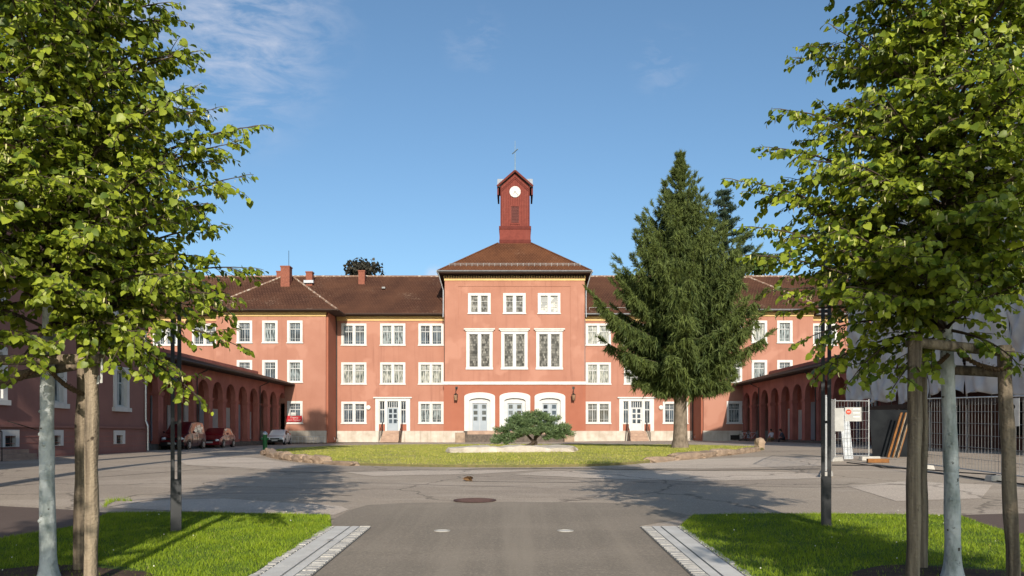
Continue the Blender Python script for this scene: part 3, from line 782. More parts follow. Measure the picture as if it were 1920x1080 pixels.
# inner wings
rows_w = (zz(648.5, YW), zz(721.5, YW), zz(795, YW))       # bottoms of the sills
def hole(cx, zb, w, h, sill): return (cx - w / 2 + .05, cx + w / 2 - .05, zb + sill + .02, zb + h - .05)
for s in (-1, 1):
    cols = [s * 8.96, s * 13.06, s * 17.22]
    holes = []
    for r, zb in enumerate(rows_w):
        for c, x in enumerate(cols):
            if r == 2 and c == 1: continue
            holes.append(hole(x, zb, 2.70, 2.40, .12))
            kind = 'double_' + (('dark', 'half', 'dark')[c] if r == 0 else ('curtain' if r == 1 else ('half' if (c == 0 and s < 0) else 'dark')))
            if s > 0 and r == 0: kind = 'double_curtain'
            place_window(kind, school, (x, YW, zb))
    xd = cols[1]
    dz0, dz1 = 1.93, 5.42                        # the side door with its two sidelights
    holes.append((xd - 1.8, xd + 1.8, dz0 + .03, dz1 - .05))
    xa, xb = sorted((s * 7.3, s * 19.3))
    wall_panel('wall', STUCCO, YW, xa, xb, 1.93, ZE, holes)
    MB().box(xa, xb, YW - .09, YW + .1, HB, 1.925).build('plinth', PLINTH, school)
    co = MB(); co.box(xa, xb, YW - .1, YW, 13.72, 13.93); co.box(xa, xb, YW - .17, YW, 13.932, 14.2); co.build('cornice', OCHRE, school)
    dr = MB()                                     # white door surround
    dr.panel(xd - 1.86, xd + 1.86, 1.93, 5.42, [(xd - 1.42, xd - .86, 2.75, 5.12), (xd + .86, xd + 1.42, 2.75, 5.12), (xd - .60, xd + .60, 1.94, 5.12),
              (xd - 1.48, xd - .82, 1.94, 2.66), (xd + .82, xd + 1.48, 1.94, 2.66)], YW - .06, YW + .16)
    dr.box(xd - 2.05, xd + 2.05, YW - .2, YW + .02, 5.425, 5.56)
    door = dr.build('door_surround', WHITE, school)
    for q in (-1.15, 1.15): MB().box(xd + q - .35, xd + q + .35, YW - .01, YW + .1, 1.96, 2.64).build('brick_panel', STUCCO_LOW, door)
    pn = MB()
    for q in (-1.14, 1.14): pn.box(xd + q - .27, xd + q + .27, YW + .12, YW + .13, 2.76, 5.11)
    pn.box(xd - .58, xd + .58, YW + .12, YW + .13, 4.45, 5.1)
    pn.build('pane', GLASS, door)
    sa = MB()
    for q in (-1.14, 1.14):
        rect_ring(sa, xd + q - .275, xd + q + .275, 2.755, 5.115, .05, YW + .06, YW + .115)
        sa.box(xd + q - .02, xd + q + .02, YW + .07, YW + .115, 2.8, 5.06); sa.box(xd + q - .22, xd + q + .22, YW + .075, YW + .117, 4.15, 4.25)
    rect_ring(sa, xd - .595, xd + .595, 4.4, 5.115, .05, YW + .05, YW + .115)
    for q in (-.35, -.12, .12, .35): sa.box(xd + q - .03, xd + q + .03, YW + .06, YW + .115, 4.45, 5.06)
    sa.build('sash', SASH, door)
    dl = MB()
    gh = [(xd + a, xd + a + .34, z0, z0 + .42) for a in (-.42, .08) for z0 in (2.75, 3.3, 3.85)]
    dl.panel(xd - .595, xd + .595, 1.95, 4.39, gh, YW + .05, YW + .11)
    dl.build('door_leaf', GREYDOOR if s < 0 else SASH, door)
    MB().box(xd - .5, xd + .5, YW + .112, YW + .118, 2.6, 4.35).build('door_pane', GLASS, door)
    MB().ball((xd + .5, YW + .02, 3.05), .05).build('handle', IRON, door)
    # step flight with iron rails
    st = MB()
    n_ = 7
    for i in range(n_):
        st.box(xd - .95, xd + .95, YW - .12 - .32 * (n_ - i), YW - .1, HB + .02 + i * .17, HB + .02 + (i + 1) * .17)
    fl = st.build('steps', STEPSTONE, school)
    for q in (-1.05, 1.05):
        rl = MB()
        a = Vector((xd + q, YW - .2, 2.9)); b = Vector((xd + q, YW - 2.35, 1.75))
        rl.tube([a, b, b - Vector((0, .05, 1.0))], .028, 6); rl.tube([a, a - Vector((0, 0, 1.0))], .028, 6)
        for k in range(1, 8):
            c = a.lerp(b, k / 8); rl.tube([c, c - Vector((0, 0, .95))], .014, 5)
        rl.bar(a - Vector((0, 0, .90)), b - Vector((0, 0, .90)), .03)
        rl.build('handrail', IRON, fl)
    # round lamp beside the door
    xl = xd + s * -2.36 if s < 0 else xd + 2.36
    xl = -15.66 if s < 0 else 15.66
    xl = xx(691, YW) if s < 0 else xx(1239, YW)
    bl = MB(); bl.ball((xl, YW - .12, 4.43), .24, 14, 10, (1, .6, 1)); lm = bl.build('wall_lamp', BULB, school, smooth=True)
    MB().disc((xl, YW - .02, 4.43), .2, (0, 1, 0), .06).build('lamp_base', SASH, lm)
    # downpipes at both ends of the wing
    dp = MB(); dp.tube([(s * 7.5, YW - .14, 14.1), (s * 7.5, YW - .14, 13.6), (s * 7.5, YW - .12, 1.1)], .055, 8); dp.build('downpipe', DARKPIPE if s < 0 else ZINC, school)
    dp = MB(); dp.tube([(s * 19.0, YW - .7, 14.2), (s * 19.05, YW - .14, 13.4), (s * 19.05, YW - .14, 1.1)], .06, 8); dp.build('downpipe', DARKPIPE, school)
    # ---- pavilion
    pa_, pb_ = sorted((s * 19.3, s * 30.5))
    rows_p = (zz(644, YP), zz(718, YP), zz(795, YP))
    cols = [-s * 0 + s * 22.45, s * 25.0, s * 27.6]
    holes = []
    for r, zb in enumerate(rows_p):
        for c, x in enumerate(cols):
            if r == 2 and c > 0: continue
            holes.append(hole(x, zb, 1.58, 2.34, .12))
            place_window('single_' + (('dark', 'half', 'dark'), ('half', 'dark', 'dark'), ('dark',))[r][c] if s < 0 else 'single_' + ('half' if r == 2 else ('dark', 'curtain', 'half')[(c + r) % 3]), school, (x, YP, zb))
    zp = 14.15
    wall_panel('wall', STUCCO, YP, pa_, pb_, 1.95, zp, holes)
    xi = s * 19.3
    MB().box(min(xi, xi - s * .2), max(xi, xi - s * .2), YP + .201, YW + .1, HB, zp).build('return_wall', STUCCO_LOW, school)
    xo = s * 30.5
    MB().box(min(xo, xo - s * .2), max(xo, xo - s * .2), YP + .201, YW + .1, HB, zp).build('return_wall', STUCCO, school)
    MB().box(pa_ - .05, pb_ + .05, YP - .09, YP + .19, HB, 1.945).build('plinth', PLINTH, school)
    co = MB(); co.box(pa_ - .03, pb_ + .03, YP - .1, YP, 13.62, 13.85); co.box(pa_ - .06, pb_ + .06, YP - .17, YP, 13.852, 14.14); co.build('cornice', OCHRE, school)
    if s > 0: MB().box(xx(1369, YP), xx(1386, YP), YP - .12, YP - .08, 1.0, 1.5).build('cellar_grille', IRON, school)
    # ---- outer wing beyond the pavilion
    oa, ob = sorted((s * 30.5, s * 50.0))
    holes = []
    for r, zb in enumerate(rows_w):
        for x in (s * 33.2, s * 37.4, s * 41.6):
            holes.append(hole(x, zb, 2.70, 2.40, .12)); place_window('double_' + ('dark', 'curtain', 'half')[r], school, (x, YW, zb))
    wall_panel('wall', STUCCO, YW, oa, ob, 1.93, ZE, holes)
    MB().box(oa, ob, YW - .09, YW + .1, HB, 1.925).build('plinth', PLINTH, school)
    co = MB(); co.box(oa, ob, YW - .1, YW, 13.72, 13.93); co.box(oa, ob, YW - .17, YW, 13.932, 14.2); co.build('cornice', OCHRE, school)
# back and end walls
bk = MB(); bk.box(-50, 50, 93.4, 93.6, HB, 14.2); bk.box(-50.2, -50, YW, 93.6, HB, 14.2); bk.box(50, 50.2, YW, 93.6, HB, 14.2)
bk.build('back_wall', STUCCO, school)
# main roof
ye, ze, yr, zr = 79.15, 14.33, 86.6, 19.86
rf = MB()
for s0, s1 in ((-51, -6.9), (6.9, 51)):
    rf.face([(s0, ye, ze), (s1, ye, ze), (s1, yr, zr), (s0, yr, zr)]); rf.face([(s0, 2 * yr - ye, ze), (s0, yr, zr), (s1, yr, zr), (s1, 2 * yr - ye, ze)])
    rf.face([(s0, ye, ze), (s0, yr, zr), (s0, 2 * yr - ye, ze)]); rf.face([(s1, ye, ze), (s1, 2 * yr - ye, ze), (s1, yr, zr)])
roof = rf.build('roof', TILE, school)
rg = MB()
for s0, s1 in ((-51, -6.0), (6.0, 51)): rg.tube([(s0, yr, zr + .02), (s1, yr, zr + .02)], .11, 8)
PAV = {}
for s in (-1, 1):
    xi, xo, yf, zf = s * 17.95, s * 31.7, 75.45, 14.18
    a, b, ya, za = s * 24.2, s * 25.5, 81.6, 18.72
    m = MB()
    m.face([(xi, yf, zf), (xo, yf, zf), (b, ya, za), (a, ya, za)])
    m.face([(xi, yf, zf), (a, ya, za), (a, 86.3, za), (xi, 86.3, zf)]); m.face([(xo, yf, zf), (xo, 86.3, zf), (b, 86.3, za), (b, ya, za)])
    m.face([(a, ya, za), (b, ya, za), (b, 86.3, za), (a, 86.3, za)])
    m.build('pavilion_roof', TILE, school)
    rg.tube([(xi, yf, zf + .04), (a, ya, za + .04)], .10, 8); rg.tube([(xo, yf, zf + .04), (b, ya, za + .04)], .10, 8)
    rg.tube([(a, ya, za), (b, ya, za)], .10, 8)
    so_ = MB()
    so_.box(min(xi, xo), max(xi, xo), yf, YP, 14.06, 14.14); so_.box(min(xi, s * 19.3), max(xi, s * 19.3), YP + .001, 79.2, 14.06, 14.14)
    so_.build('soffit', SOFFIT, school)
    gu = MB(); gu.tube([(xo, yf - .06, 14.16), (xi, yf - .06, 14.16)], .085, 8); gu.tube([(xi - s * .05, yf, 14.16), (xi - s * .05, 79.1, 14.16)], .085, 8)
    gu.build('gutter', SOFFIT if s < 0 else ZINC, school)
rg.build('ridge_tiles', RIDGE, roof)
so_ = MB()
for s0, s1 in ((-17.9, -7.45), (7.45, 17.9), (-51, -31.7), (31.7, 51)): so_.box(s0, s1, ye, YW, 14.22, 14.3)
so_.build('soffit', SOFFIT, school)
gu = MB()
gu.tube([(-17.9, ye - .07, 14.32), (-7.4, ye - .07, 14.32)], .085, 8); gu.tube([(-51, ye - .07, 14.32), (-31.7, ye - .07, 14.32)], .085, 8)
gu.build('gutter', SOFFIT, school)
gu = MB()
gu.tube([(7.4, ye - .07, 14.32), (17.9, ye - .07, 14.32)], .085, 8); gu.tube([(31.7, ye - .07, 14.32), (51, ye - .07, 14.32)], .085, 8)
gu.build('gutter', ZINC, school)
sg_ = MB()
for s in (-1, 1):                                # snow guard rails near the eaves
    for x0, x1 in ((8.0, 17.4),):
        if s > 0:
            sg_.tube([(x0, ye + .75, ze + .80), (x1, ye + .75, ze + .80)], .025, 5)
            for k in range(8): sg_.bar((x0 + k * 1.3, ye + .75, ze + .5), (x0 + k * 1.3, ye + .75, ze + .82), .03)
sg_.build('snow_guard', ZINC, school)
vt = MB()
for px, py, Y in ((720, 540, 84), (538, 559, 78.5)): 
    p = P(px, py, Y); vt.box(p.x - .18, p.x + .18, Y - .4, Y + .2, p.z - .12, p.z + .06)
vt.build('roof_vent', ZINC, roof)
for px, pyt, w_, Y in ((537, 500, .95, 80.2), (525, 509, .62, 85.5), (581, 510, .72, 85.0), (679, 508, .72, 85.3)):
    x = xx(px, Y); zt = zz(pyt, Y)
    c = MB(); c.box(x - w_ / 2, x + w_ / 2, Y - w_ / 2, Y + w_ / 2, 16.5, zt - .14); c.box(x - w_ / 2 - .05, x + w_ / 2 + .05, Y - w_ / 2 - .05, Y + w_ / 2 + .05, zt - .139, zt)
    ch = c.build('chimney', BRICK, roof)
    if px == 581: MB().box(x - .55, x + .55, Y - .6, Y - .3, zz(529, Y) - .2, zz(529, Y) + .12).build('flashing', SHEETMETAL, ch)
x = xx(541.5, 80.2)
MB().tube([(x, 80.2, zz(505, 80.2)), (x, 80.2, zz(470, 80.2))], .025, 5).build('aerial', IRON, school)

# ---- central block
ZC = 18.2
hl = []
rows = []
for i, px in enumerate((898.8, 964.5, 1029.5)):
    x = xx(px, YC); zb = zz(589, YC)
    hl.append(hole(x, zb, 2.38, 2.22, .12)); place_window('tower_leaded' if i < 2 else 'tower_blind', school, (x, YC, zb))
for px in (899, 964.5, 1030):
    x = xx(px, YC); zb = zz(693, YC)
    hl.append(hole(x, zb, 2.78, 4.05, .22)); wo = place_window('tall_leaded', school, (x, YC, zb))
    cm = MB(); cm.box(-1.5, 1.5, -.16, .02, 4.06, 4.2); cm.box(-1.64, 1.64, -.24, .02, 4.202, 4.34)
    link_mesh('cornice', cm.mesh('cornice', WHITE), wo)
zstr = zz(718.5, YC)
wall_panel('wall', STUCCO, YC, -7.4, 7.4, zstr, ZC, hl)
bd = MB()                                         # plain border standing a little proud of the window field
x0, x1 = xx(859, YC), xx(1070, YC); z0, z1 = zz(706, YC), zz(537, YC)
bd.panel(-7.4, 7.4, zstr, ZC, [(x0, x1, z0, z1)], YC - .05, YC - .003)
bd.build('wall_border', STUCCO, school)
MB().box(-7.4, -7.2, YC + .201, 92.5, HB, ZC).build('side_wall', STUCCO, school)
MB().box(7.2, 7.4, YC + .201, 92.5, HB, ZC).build('side_wall', STUCCO, school)
MB().box(-7.55, 7.55, YC - .24, YC + .1, zstr - .16, zstr + .16).build('string_course', WHITE, school)
dx = [xx(899.5, YC), xx(965.5, YC), xx(1031, YC)]
dh = []
for x in dx: dh.append((x - 1.2, x + 1.2, 1.95, 5.55))
wall_panel('wall', STUCCO_LOW, YC - .12, -7.5, 7.5, 1.93, zstr - .161, dh, thick=.32)
MB().box(-7.58, 7.58, YC - .2, YC + .2, HB, 1.925).build('plinth', PLINTH, school)
def arch_top(x, hw, z0, rise, n_=12):
    return [(x + hw * (1 - 2 * k / n_), z0 + rise * (1 - (1 - 2 * k / n_) ** 2) ** .5 if True else 0) for k in range(n_ + 1)]
for x in dx:                                      # segmental arched surround, two-leaf door
    m = MB()
    yo, yi = YC - .19, YC + .17
    outer = [(x + 1.62, 1.93), (x + 1.62, 5.55)] + [(x + 1.62 * math.cos(a), 5.55 + .45 * math.sin(a)) for a in np.linspace(0, math.pi, 15)][1:-1] + [(x - 1.62, 5.55), (x - 1.62, 1.93)]
    inner = [(x + 1.12, 1.93), (x + 1.12, 5.10)] + [(x + 1.12 * math.cos(a), 5.10 + .30 * math.sin(a)) for a in np.linspace(0, math.pi, 15)][1:-1] + [(x - 1.12, 5.10), (x - 1.12, 1.93)]
    for k in range(len(outer) - 1):
        a, b, c, d = outer[k], outer[k + 1], inner[k + 1], inner[k]
        m.face([(a[0], yo, a[1]), (b[0], yo, b[1]), (c[0], yo, c[1]), (d[0], yo, d[1])])
        m.face([(a[0], yo, a[1]), (a[0], yi, a[1]), (b[0], yi, b[1]), (b[0], yo, b[1])])
        m.face([(d[0], yo, d[1]), (c[0], yo, c[1]), (c[0], yi + .1, c[1]), (d[0], yi + .1, d[1])])
    ds = m.build('door_surround', WHITE, school)
    r_ = MB()
    r_.panel(x - 1.118, x + 1.118, 1.94, 5.42, [(x - .78, x + .78, 1.95, 4.85)], YC + .10, YC + .165)
    r_.box(x - .80, x + .80, YC + .05, YC + .098, 4.85, 4.95)
    r_.build('door_frame', SASH, ds)
    lf = MB()
    gh = [(x + a, x + a + .42, z_, z_ + .42) for a in (-.66, .24) for z_ in (3.02, 3.65, 4.28)]
    lf.panel(x - .775, x + .775, 1.95, 4.845, gh, YC + .16, YC + .21)
    lf.build('door_leaf', GREYDOOR, ds)
    MB().box(x - .7, x + .7, YC + .215, YC + .22, 2.9, 4.75).build('door_pane', GLASS, ds)
    MB().box(x - .016, x + .016, YC + .14, YC + .158, 1.96, 4.84).build('door_astragal', SASH, ds)
# entrance terrace and steps
st = MB(); x0, x1 = xx(873, YC), xx(1058, YC)
st.box(x0 - .4, x1 + .4, YC - 2.2, YC - .2, HB, 1.55); st.box(x0 - .1, x1 + .1, YC - 1.6, YC - .201, 1.551, 1.92)
st.build('entrance_terrace', DARKSTONE, school)
st = MB(); st.box(x0 + .3, x1 - .3, YC - 1.64, YC - 1.601, 1.56, 1.93); st.build('entrance_step', STEPSTONE, school)
for q in (xx(866, YC), xx(1064, YC)): MB().box(q - .5, q + .5, YC - 2.7, YC - 1.8, HB, 1.75).build('entrance_pier', STONE, school, bevel=.03)
for px in (855.5, 1074.5):                        # wrought iron bracket lanterns
    x = xx(px, YC)
    m = MB(); m.tube([(x + .1, YC - .13, zz(727, YC)), (x + .1, YC - .5, zz(727, YC)), (x, YC - .6, zz(731, YC)), (x, YC - .6, zz(740, YC))], .035, 6)
    m.box(x - .1, x + .16, YC - .15, YC - .12, zz(730, YC), zz(725, YC))
    br = m.build('lantern', IRON, school)
    m = MB(); za, zb = zz(751, YC), zz(741, YC)
    m.hexa([(x - .13, YC - .73, za), (x + .13, YC - .73, za), (x + .13, YC - .47, za), (x - .13, YC - .47, za)], [(x - .17, YC - .77, zb), (x + .17, YC - .77, zb), (x + .17, YC - .43, zb), (x - .17, YC - .43, zb)])
    m.build('lantern_glass', glass_mat('lantern_amber_glass', (0.05, 0.03, 0.018)), br)
    m = MB(); m.tube([(x, YC - .6, zb), (x, YC - .6, zb + .2)], [.26, .03], 4)
    for q in ((-.17, -.77), (.17, -.77), (.17, -.43), (-.17, -.43)): m.tube([(x + q[0] * .8, YC + q[1], za - .03), (x + q[0], YC + q[1], zb)], .02, 4)
    m.build('lantern_cap', IRON, br)
co = MB(); co.box(-7.45, 7.45, YC - .13, YC + .02, zz(526.5, YC), zz(522.5, YC)); co.box(-7.5, 7.5, YC - .2, YC + .02, zz(522.4, YC), 18.3)
co.build('cornice', OCHRE, school)
de = MB()
for k in range(56): de.box(-7.4 + k * .265, -7.4 + k * .265 + .13, YC - .32, YC - .201, 18.08, 18.3)
de.build('dentil_row', SOFFIT, school)
# central pyramid roof
xe, y0, y1, z0 = 8.05, 77.9, 93.6, 18.62
xt, yt0, yt1, zt = 1.85, 83.6, 87.9, zz(457, 83.8)
m = MB()
m.face([(-xe, y0, z0), (xe, y0, z0), (xt, yt0, zt), (-xt, yt0, zt)]); m.face([(xe, y0, z0), (xe, y1, z0), (xt, yt1, zt), (xt, yt0, zt)])
m.face([(-xe, y0, z0), (-xt, yt0, zt), (-xt, yt1, zt), (-xe, y1, z0)]); m.face([(-xe, y1, z0), (-xt, yt1, zt), (xt, yt1, zt), (xe, y1, z0)])
m.face([(-xt, yt0, zt), (xt, yt0, zt), (xt, yt1, zt), (-xt, yt1, zt)])
croof = m.build('tower_roof', TILE2, school)
for a in (-1, 1): MB().tube([(a * xe, y0, z0 + .03), (a * xt, yt0, zt + .03)], .09, 8).build('ridge_tiles', TILE2, croof)
m = MB(); m.box(-xe, xe, y0, YC, 18.42, 18.56); m.box(-xe, -7.41, YC + .001, y1, 18.42, 18.56); m.box(7.41, xe, YC + .001, y1, 18.42, 18.56)
m.build('soffit', SOFFIT, school)
m = MB(); m.tube([(-xe - .05, y0 - .08, 18.6), (xe + .05, y0 - .08, 18.6)], .09, 8); m.tube([(-xe - .06, y0, 18.6), (-xe - .06, y1, 18.6)], .09, 8); m.tube([(xe + .06, y0, 18.6), (xe + .06, y1, 18.6)], .09, 8)
m.build('gutter', ZINC, school)
for s in (-1, 1):
    m = MB(); m.tube([(s * xe, y0 - .05, 18.55), (s * 7.9, y0 + .3, 18.1), (s * 7.55, YC - .1, 16.8), (s * 7.55, YC - .1, 14.6), (s * 7.55, YC - .32, 13.9)], .05, 8)
    m.build('downpipe', SHEETMETAL, school)
m = MB()                                          # snow guard grid
t0 = .16
ya = y0 + (yt0 - y0) * t0; za = z0 + (zt - z0) * t0
for dz in (.14, .30): m.tube([(-6.95, ya, za + dz), (6.95, ya, za + dz)], .022, 5)
for k in range(24): m.bar((-6.9 + k * .6, ya, za), (-6.9 + k * .6, ya, za + .33), .03)
m.build('snow_guard', ZINC, croof)
# ---- clock turret
ct_x0, ct_x1, cy0 = xx(938.5, 84), xx(993, 84), 84.0
cxm = (ct_x0 + ct_x1) / 2; hw = (ct_x1 - ct_x0) / 2
cdep = 2 * hw
zb0, zb1, zb2, zga = zz(458, 84) - .6, zz(424.5, 84), zz(349, 84), zz(325, 84)
m = MB(); m.box(cxm - hw - .11, cxm + hw + .11, cy0 - .11, cy0 + cdep + .11, zb0, zb1 - .35)
tb = m.build('turret_base', TOWERRED, school)
m = MB(); m.box(cxm - hw - .17, cxm + hw + .17, cy0 - .17, cy0 + cdep + .17, zb1 - .349, zb1)
m.box(cxm - hw - .15, cxm + hw + .15, cy0 - .15, cy0 + cdep + .15, zz(452, 84) - .2, zz(450, 84))
m.build('turret_moulding', TRIMRED, tb)
m = MB()
yb_ = cy0 + cdep
A = [(cxm - hw, cy0), (cxm + hw, cy0), (cxm + hw, yb_), (cxm - hw, yb_)]
m.face([(A[0][0], cy0, zb1), (A[1][0], cy0, zb1), (A[1][0], cy0, zb2), (cxm, cy0, zga), (A[0][0], cy0, zb2)])
m.face([(A[0][0], yb_, zb1), (A[0][0], yb_, zb2), (cxm, yb_, zga), (A[1][0], yb_, zb2), (A[1][0], yb_, zb1)])
ymid = cy0 + hw
m.face([(A[0][0], cy0, zb1), (A[0][0], cy0, zb2), (A[0][0], ymid, zga), (A[0][0], yb_, zb2), (A[0][0], yb_, zb1)])
m.face([(A[1][0], cy0, zb1), (A[1][0], yb_, zb1), (A[1][0], yb_, zb2), (A[1][0], ymid, zga), (A[1][0], cy0, zb2)])
tur = m.build('clock_turret', TOWERRED, school)
m = MB()                                          # vertical board joints and gable mouldings
for k in range(13):
    x = cxm - hw + .12 + k * (2 * hw - .24) / 12
    m.box(x - .018, x + .018, cy0 - .028, cy0 - .002, zb1 + .02, zb2 + (1 - abs(x - cxm) / hw) * (zga - zb2) - .15)
for a in (-1, 1):
    for dz, t_ in ((.42, .05), (.62, .04)):
        m.bar((cxm + a * hw * .93, cy0 - .03, zb2 - dz + .05), (cxm, cy0 - .03, zga - dz), .05, .07)
    m.box(cxm + a * (hw - .05) - .06, cxm + a * (hw - .05) + .06, cy0 - .05, cy0 - .004, zb1, zb2 - .1)
m.build('board_joints', TRIMRED, tur)
rf_ = MB()                                        # crossing saddle roofs
oh = .38
zr_ = zga + .16; sl_ = (zga - zb2) / hw
ez = zb2 + .14 - oh * sl_ * .9
for a in (-1, 1):
    for th in (0,):
        rf_.hexa([(cxm, cy0 - oh, zr_), (cxm + a * (hw + oh), cy0 - oh, ez), (cxm + a * (hw + oh), yb_ + oh, ez), (cxm, yb_ + oh, zr_)],
                 [(cxm, cy0 - oh, zr_ + .1), (cxm + a * (hw + oh), cy0 - oh, ez + .1), (cxm + a * (hw + oh), yb_ + oh, ez + .1), (cxm, yb_ + oh, zr_ + .1)])
zs_ = zr_ - .25
hy = hw - .03; ez2 = zs_ - .08 - hy * sl_ * .95
for a in (-1, 1):
    rf_.hexa([(cxm - hw - oh, ymid, zs_ - .08), (cxm - hw - oh, ymid + a * hy, ez2), (cxm + hw + oh, ymid + a * hy, ez2), (cxm + hw + oh, ymid, zs_ - .08)],
             [(cxm - hw - oh, ymid, zs_ + .02), (cxm - hw - oh, ymid + a * hy, ez2 + .1), (cxm + hw + oh, ymid + a * hy, ez2 + .1), (cxm + hw + oh, ymid, zs_ + .02)])
rf_.build('turret_roof', SHEETMETAL, tur)
m = MB()
for a in (-1, 1): m.bar((cxm, cy0 - oh - .02, zr_ + .03), (cxm + a * (hw + oh), cy0 - oh - .02, ez + .03), .06, .2)
for a in (-1, 1): m.box(cxm + a * (hw + oh * .75) - .09, cxm + a * (hw + oh * .75) + .09, cy0 - .1, yb_, ez - .85, ez - .02)
m.build('barge_board', TRIMRED, tur)
zc = zz(360, 84)
m = MB(); m.disc((cxm, cy0 - .06, zc), .62, (0, 1, 0), .1, 40); cf = m.build('clock_face', CLOCKW, tur)
m = MB()
for h_ in range(12):
    a = h_ * math.pi / 6; l_ = .1 if h_ % 3 else .16
    m.bar((cxm + math.sin(a) * .58, cy0 - .118, zc + math.cos(a) * .58), (cxm + math.sin(a) * (.58 - l_), cy0 - .118, zc + math.cos(a) * (.58 - l_)), .03, .012)
for ang, ln, wd in ((138, .52, .10), (217, .36, .12)):
    a = R(ang); m.bar((cxm - math.sin(a) * .12, cy0 - .13, zc - math.cos(a) * .12), (cxm + math.sin(a) * ln, cy0 - .13, zc + math.cos(a) * ln), wd, .014)
m.disc((cxm, cy0 - .13, zc), .05, (0, 1, 0), .03)
m.build('clock_hands', BLACK, tur)
zl0, zl1 = zz(418, 84), zz(387, 84)
m = MB(); m.panel(cxm - .56, cxm + .56, zl0 - .14, zl1 + .1, [(cxm - .42, cxm + .42, zl0, zl1)], cy0 - .07, cy0 - .031); m.build('louvre_frame', TOWERRED, tur)
m = MB(); m.box(cxm - .42, cxm + .42, cy0 - .022, cy0 - .018, zl0, zl1)
for k in range(11):
    z_ = zl0 + (k + .3) * (zl1 - zl0) / 11; m.hexa([(cxm - .41, cy0 - .06, z_), (cxm + .41, cy0 - .06, z_), (cxm + .41, cy0 - .024, z_ + .06), (cxm - .41, cy0 - .024, z_ + .06)], [(cxm - .41, cy0 - .06, z_ + .02), (cxm + .41, cy0 - .06, z_ + .02), (cxm + .41, cy0 - .024, z_ + .08), (cxm - .41, cy0 - .024, z_ + .08)])
m.build('louvre', LOUVRE, tur)
m = MB()
zt_ = zr_ + .05
m.tube([(cxm, ymid, zt_ - .1), (cxm, ymid, zt_ + .45)], [.22, .17], 8); m.tube([(cxm, ymid, zt_ + .45), (cxm, ymid, zt_ + .56)], .26, 8)
m.tube([(cxm, ymid, zt_ + .5), (cxm, ymid, zz(264, ymid))], [.045, .02], 6)
zx = zz(284, ymid); m.bar((cxm - .32, ymid + .75, zx), (cxm + .32, ymid - .75, zx), .07)
m.build('roof_cross', VERDIGRIS, tur)

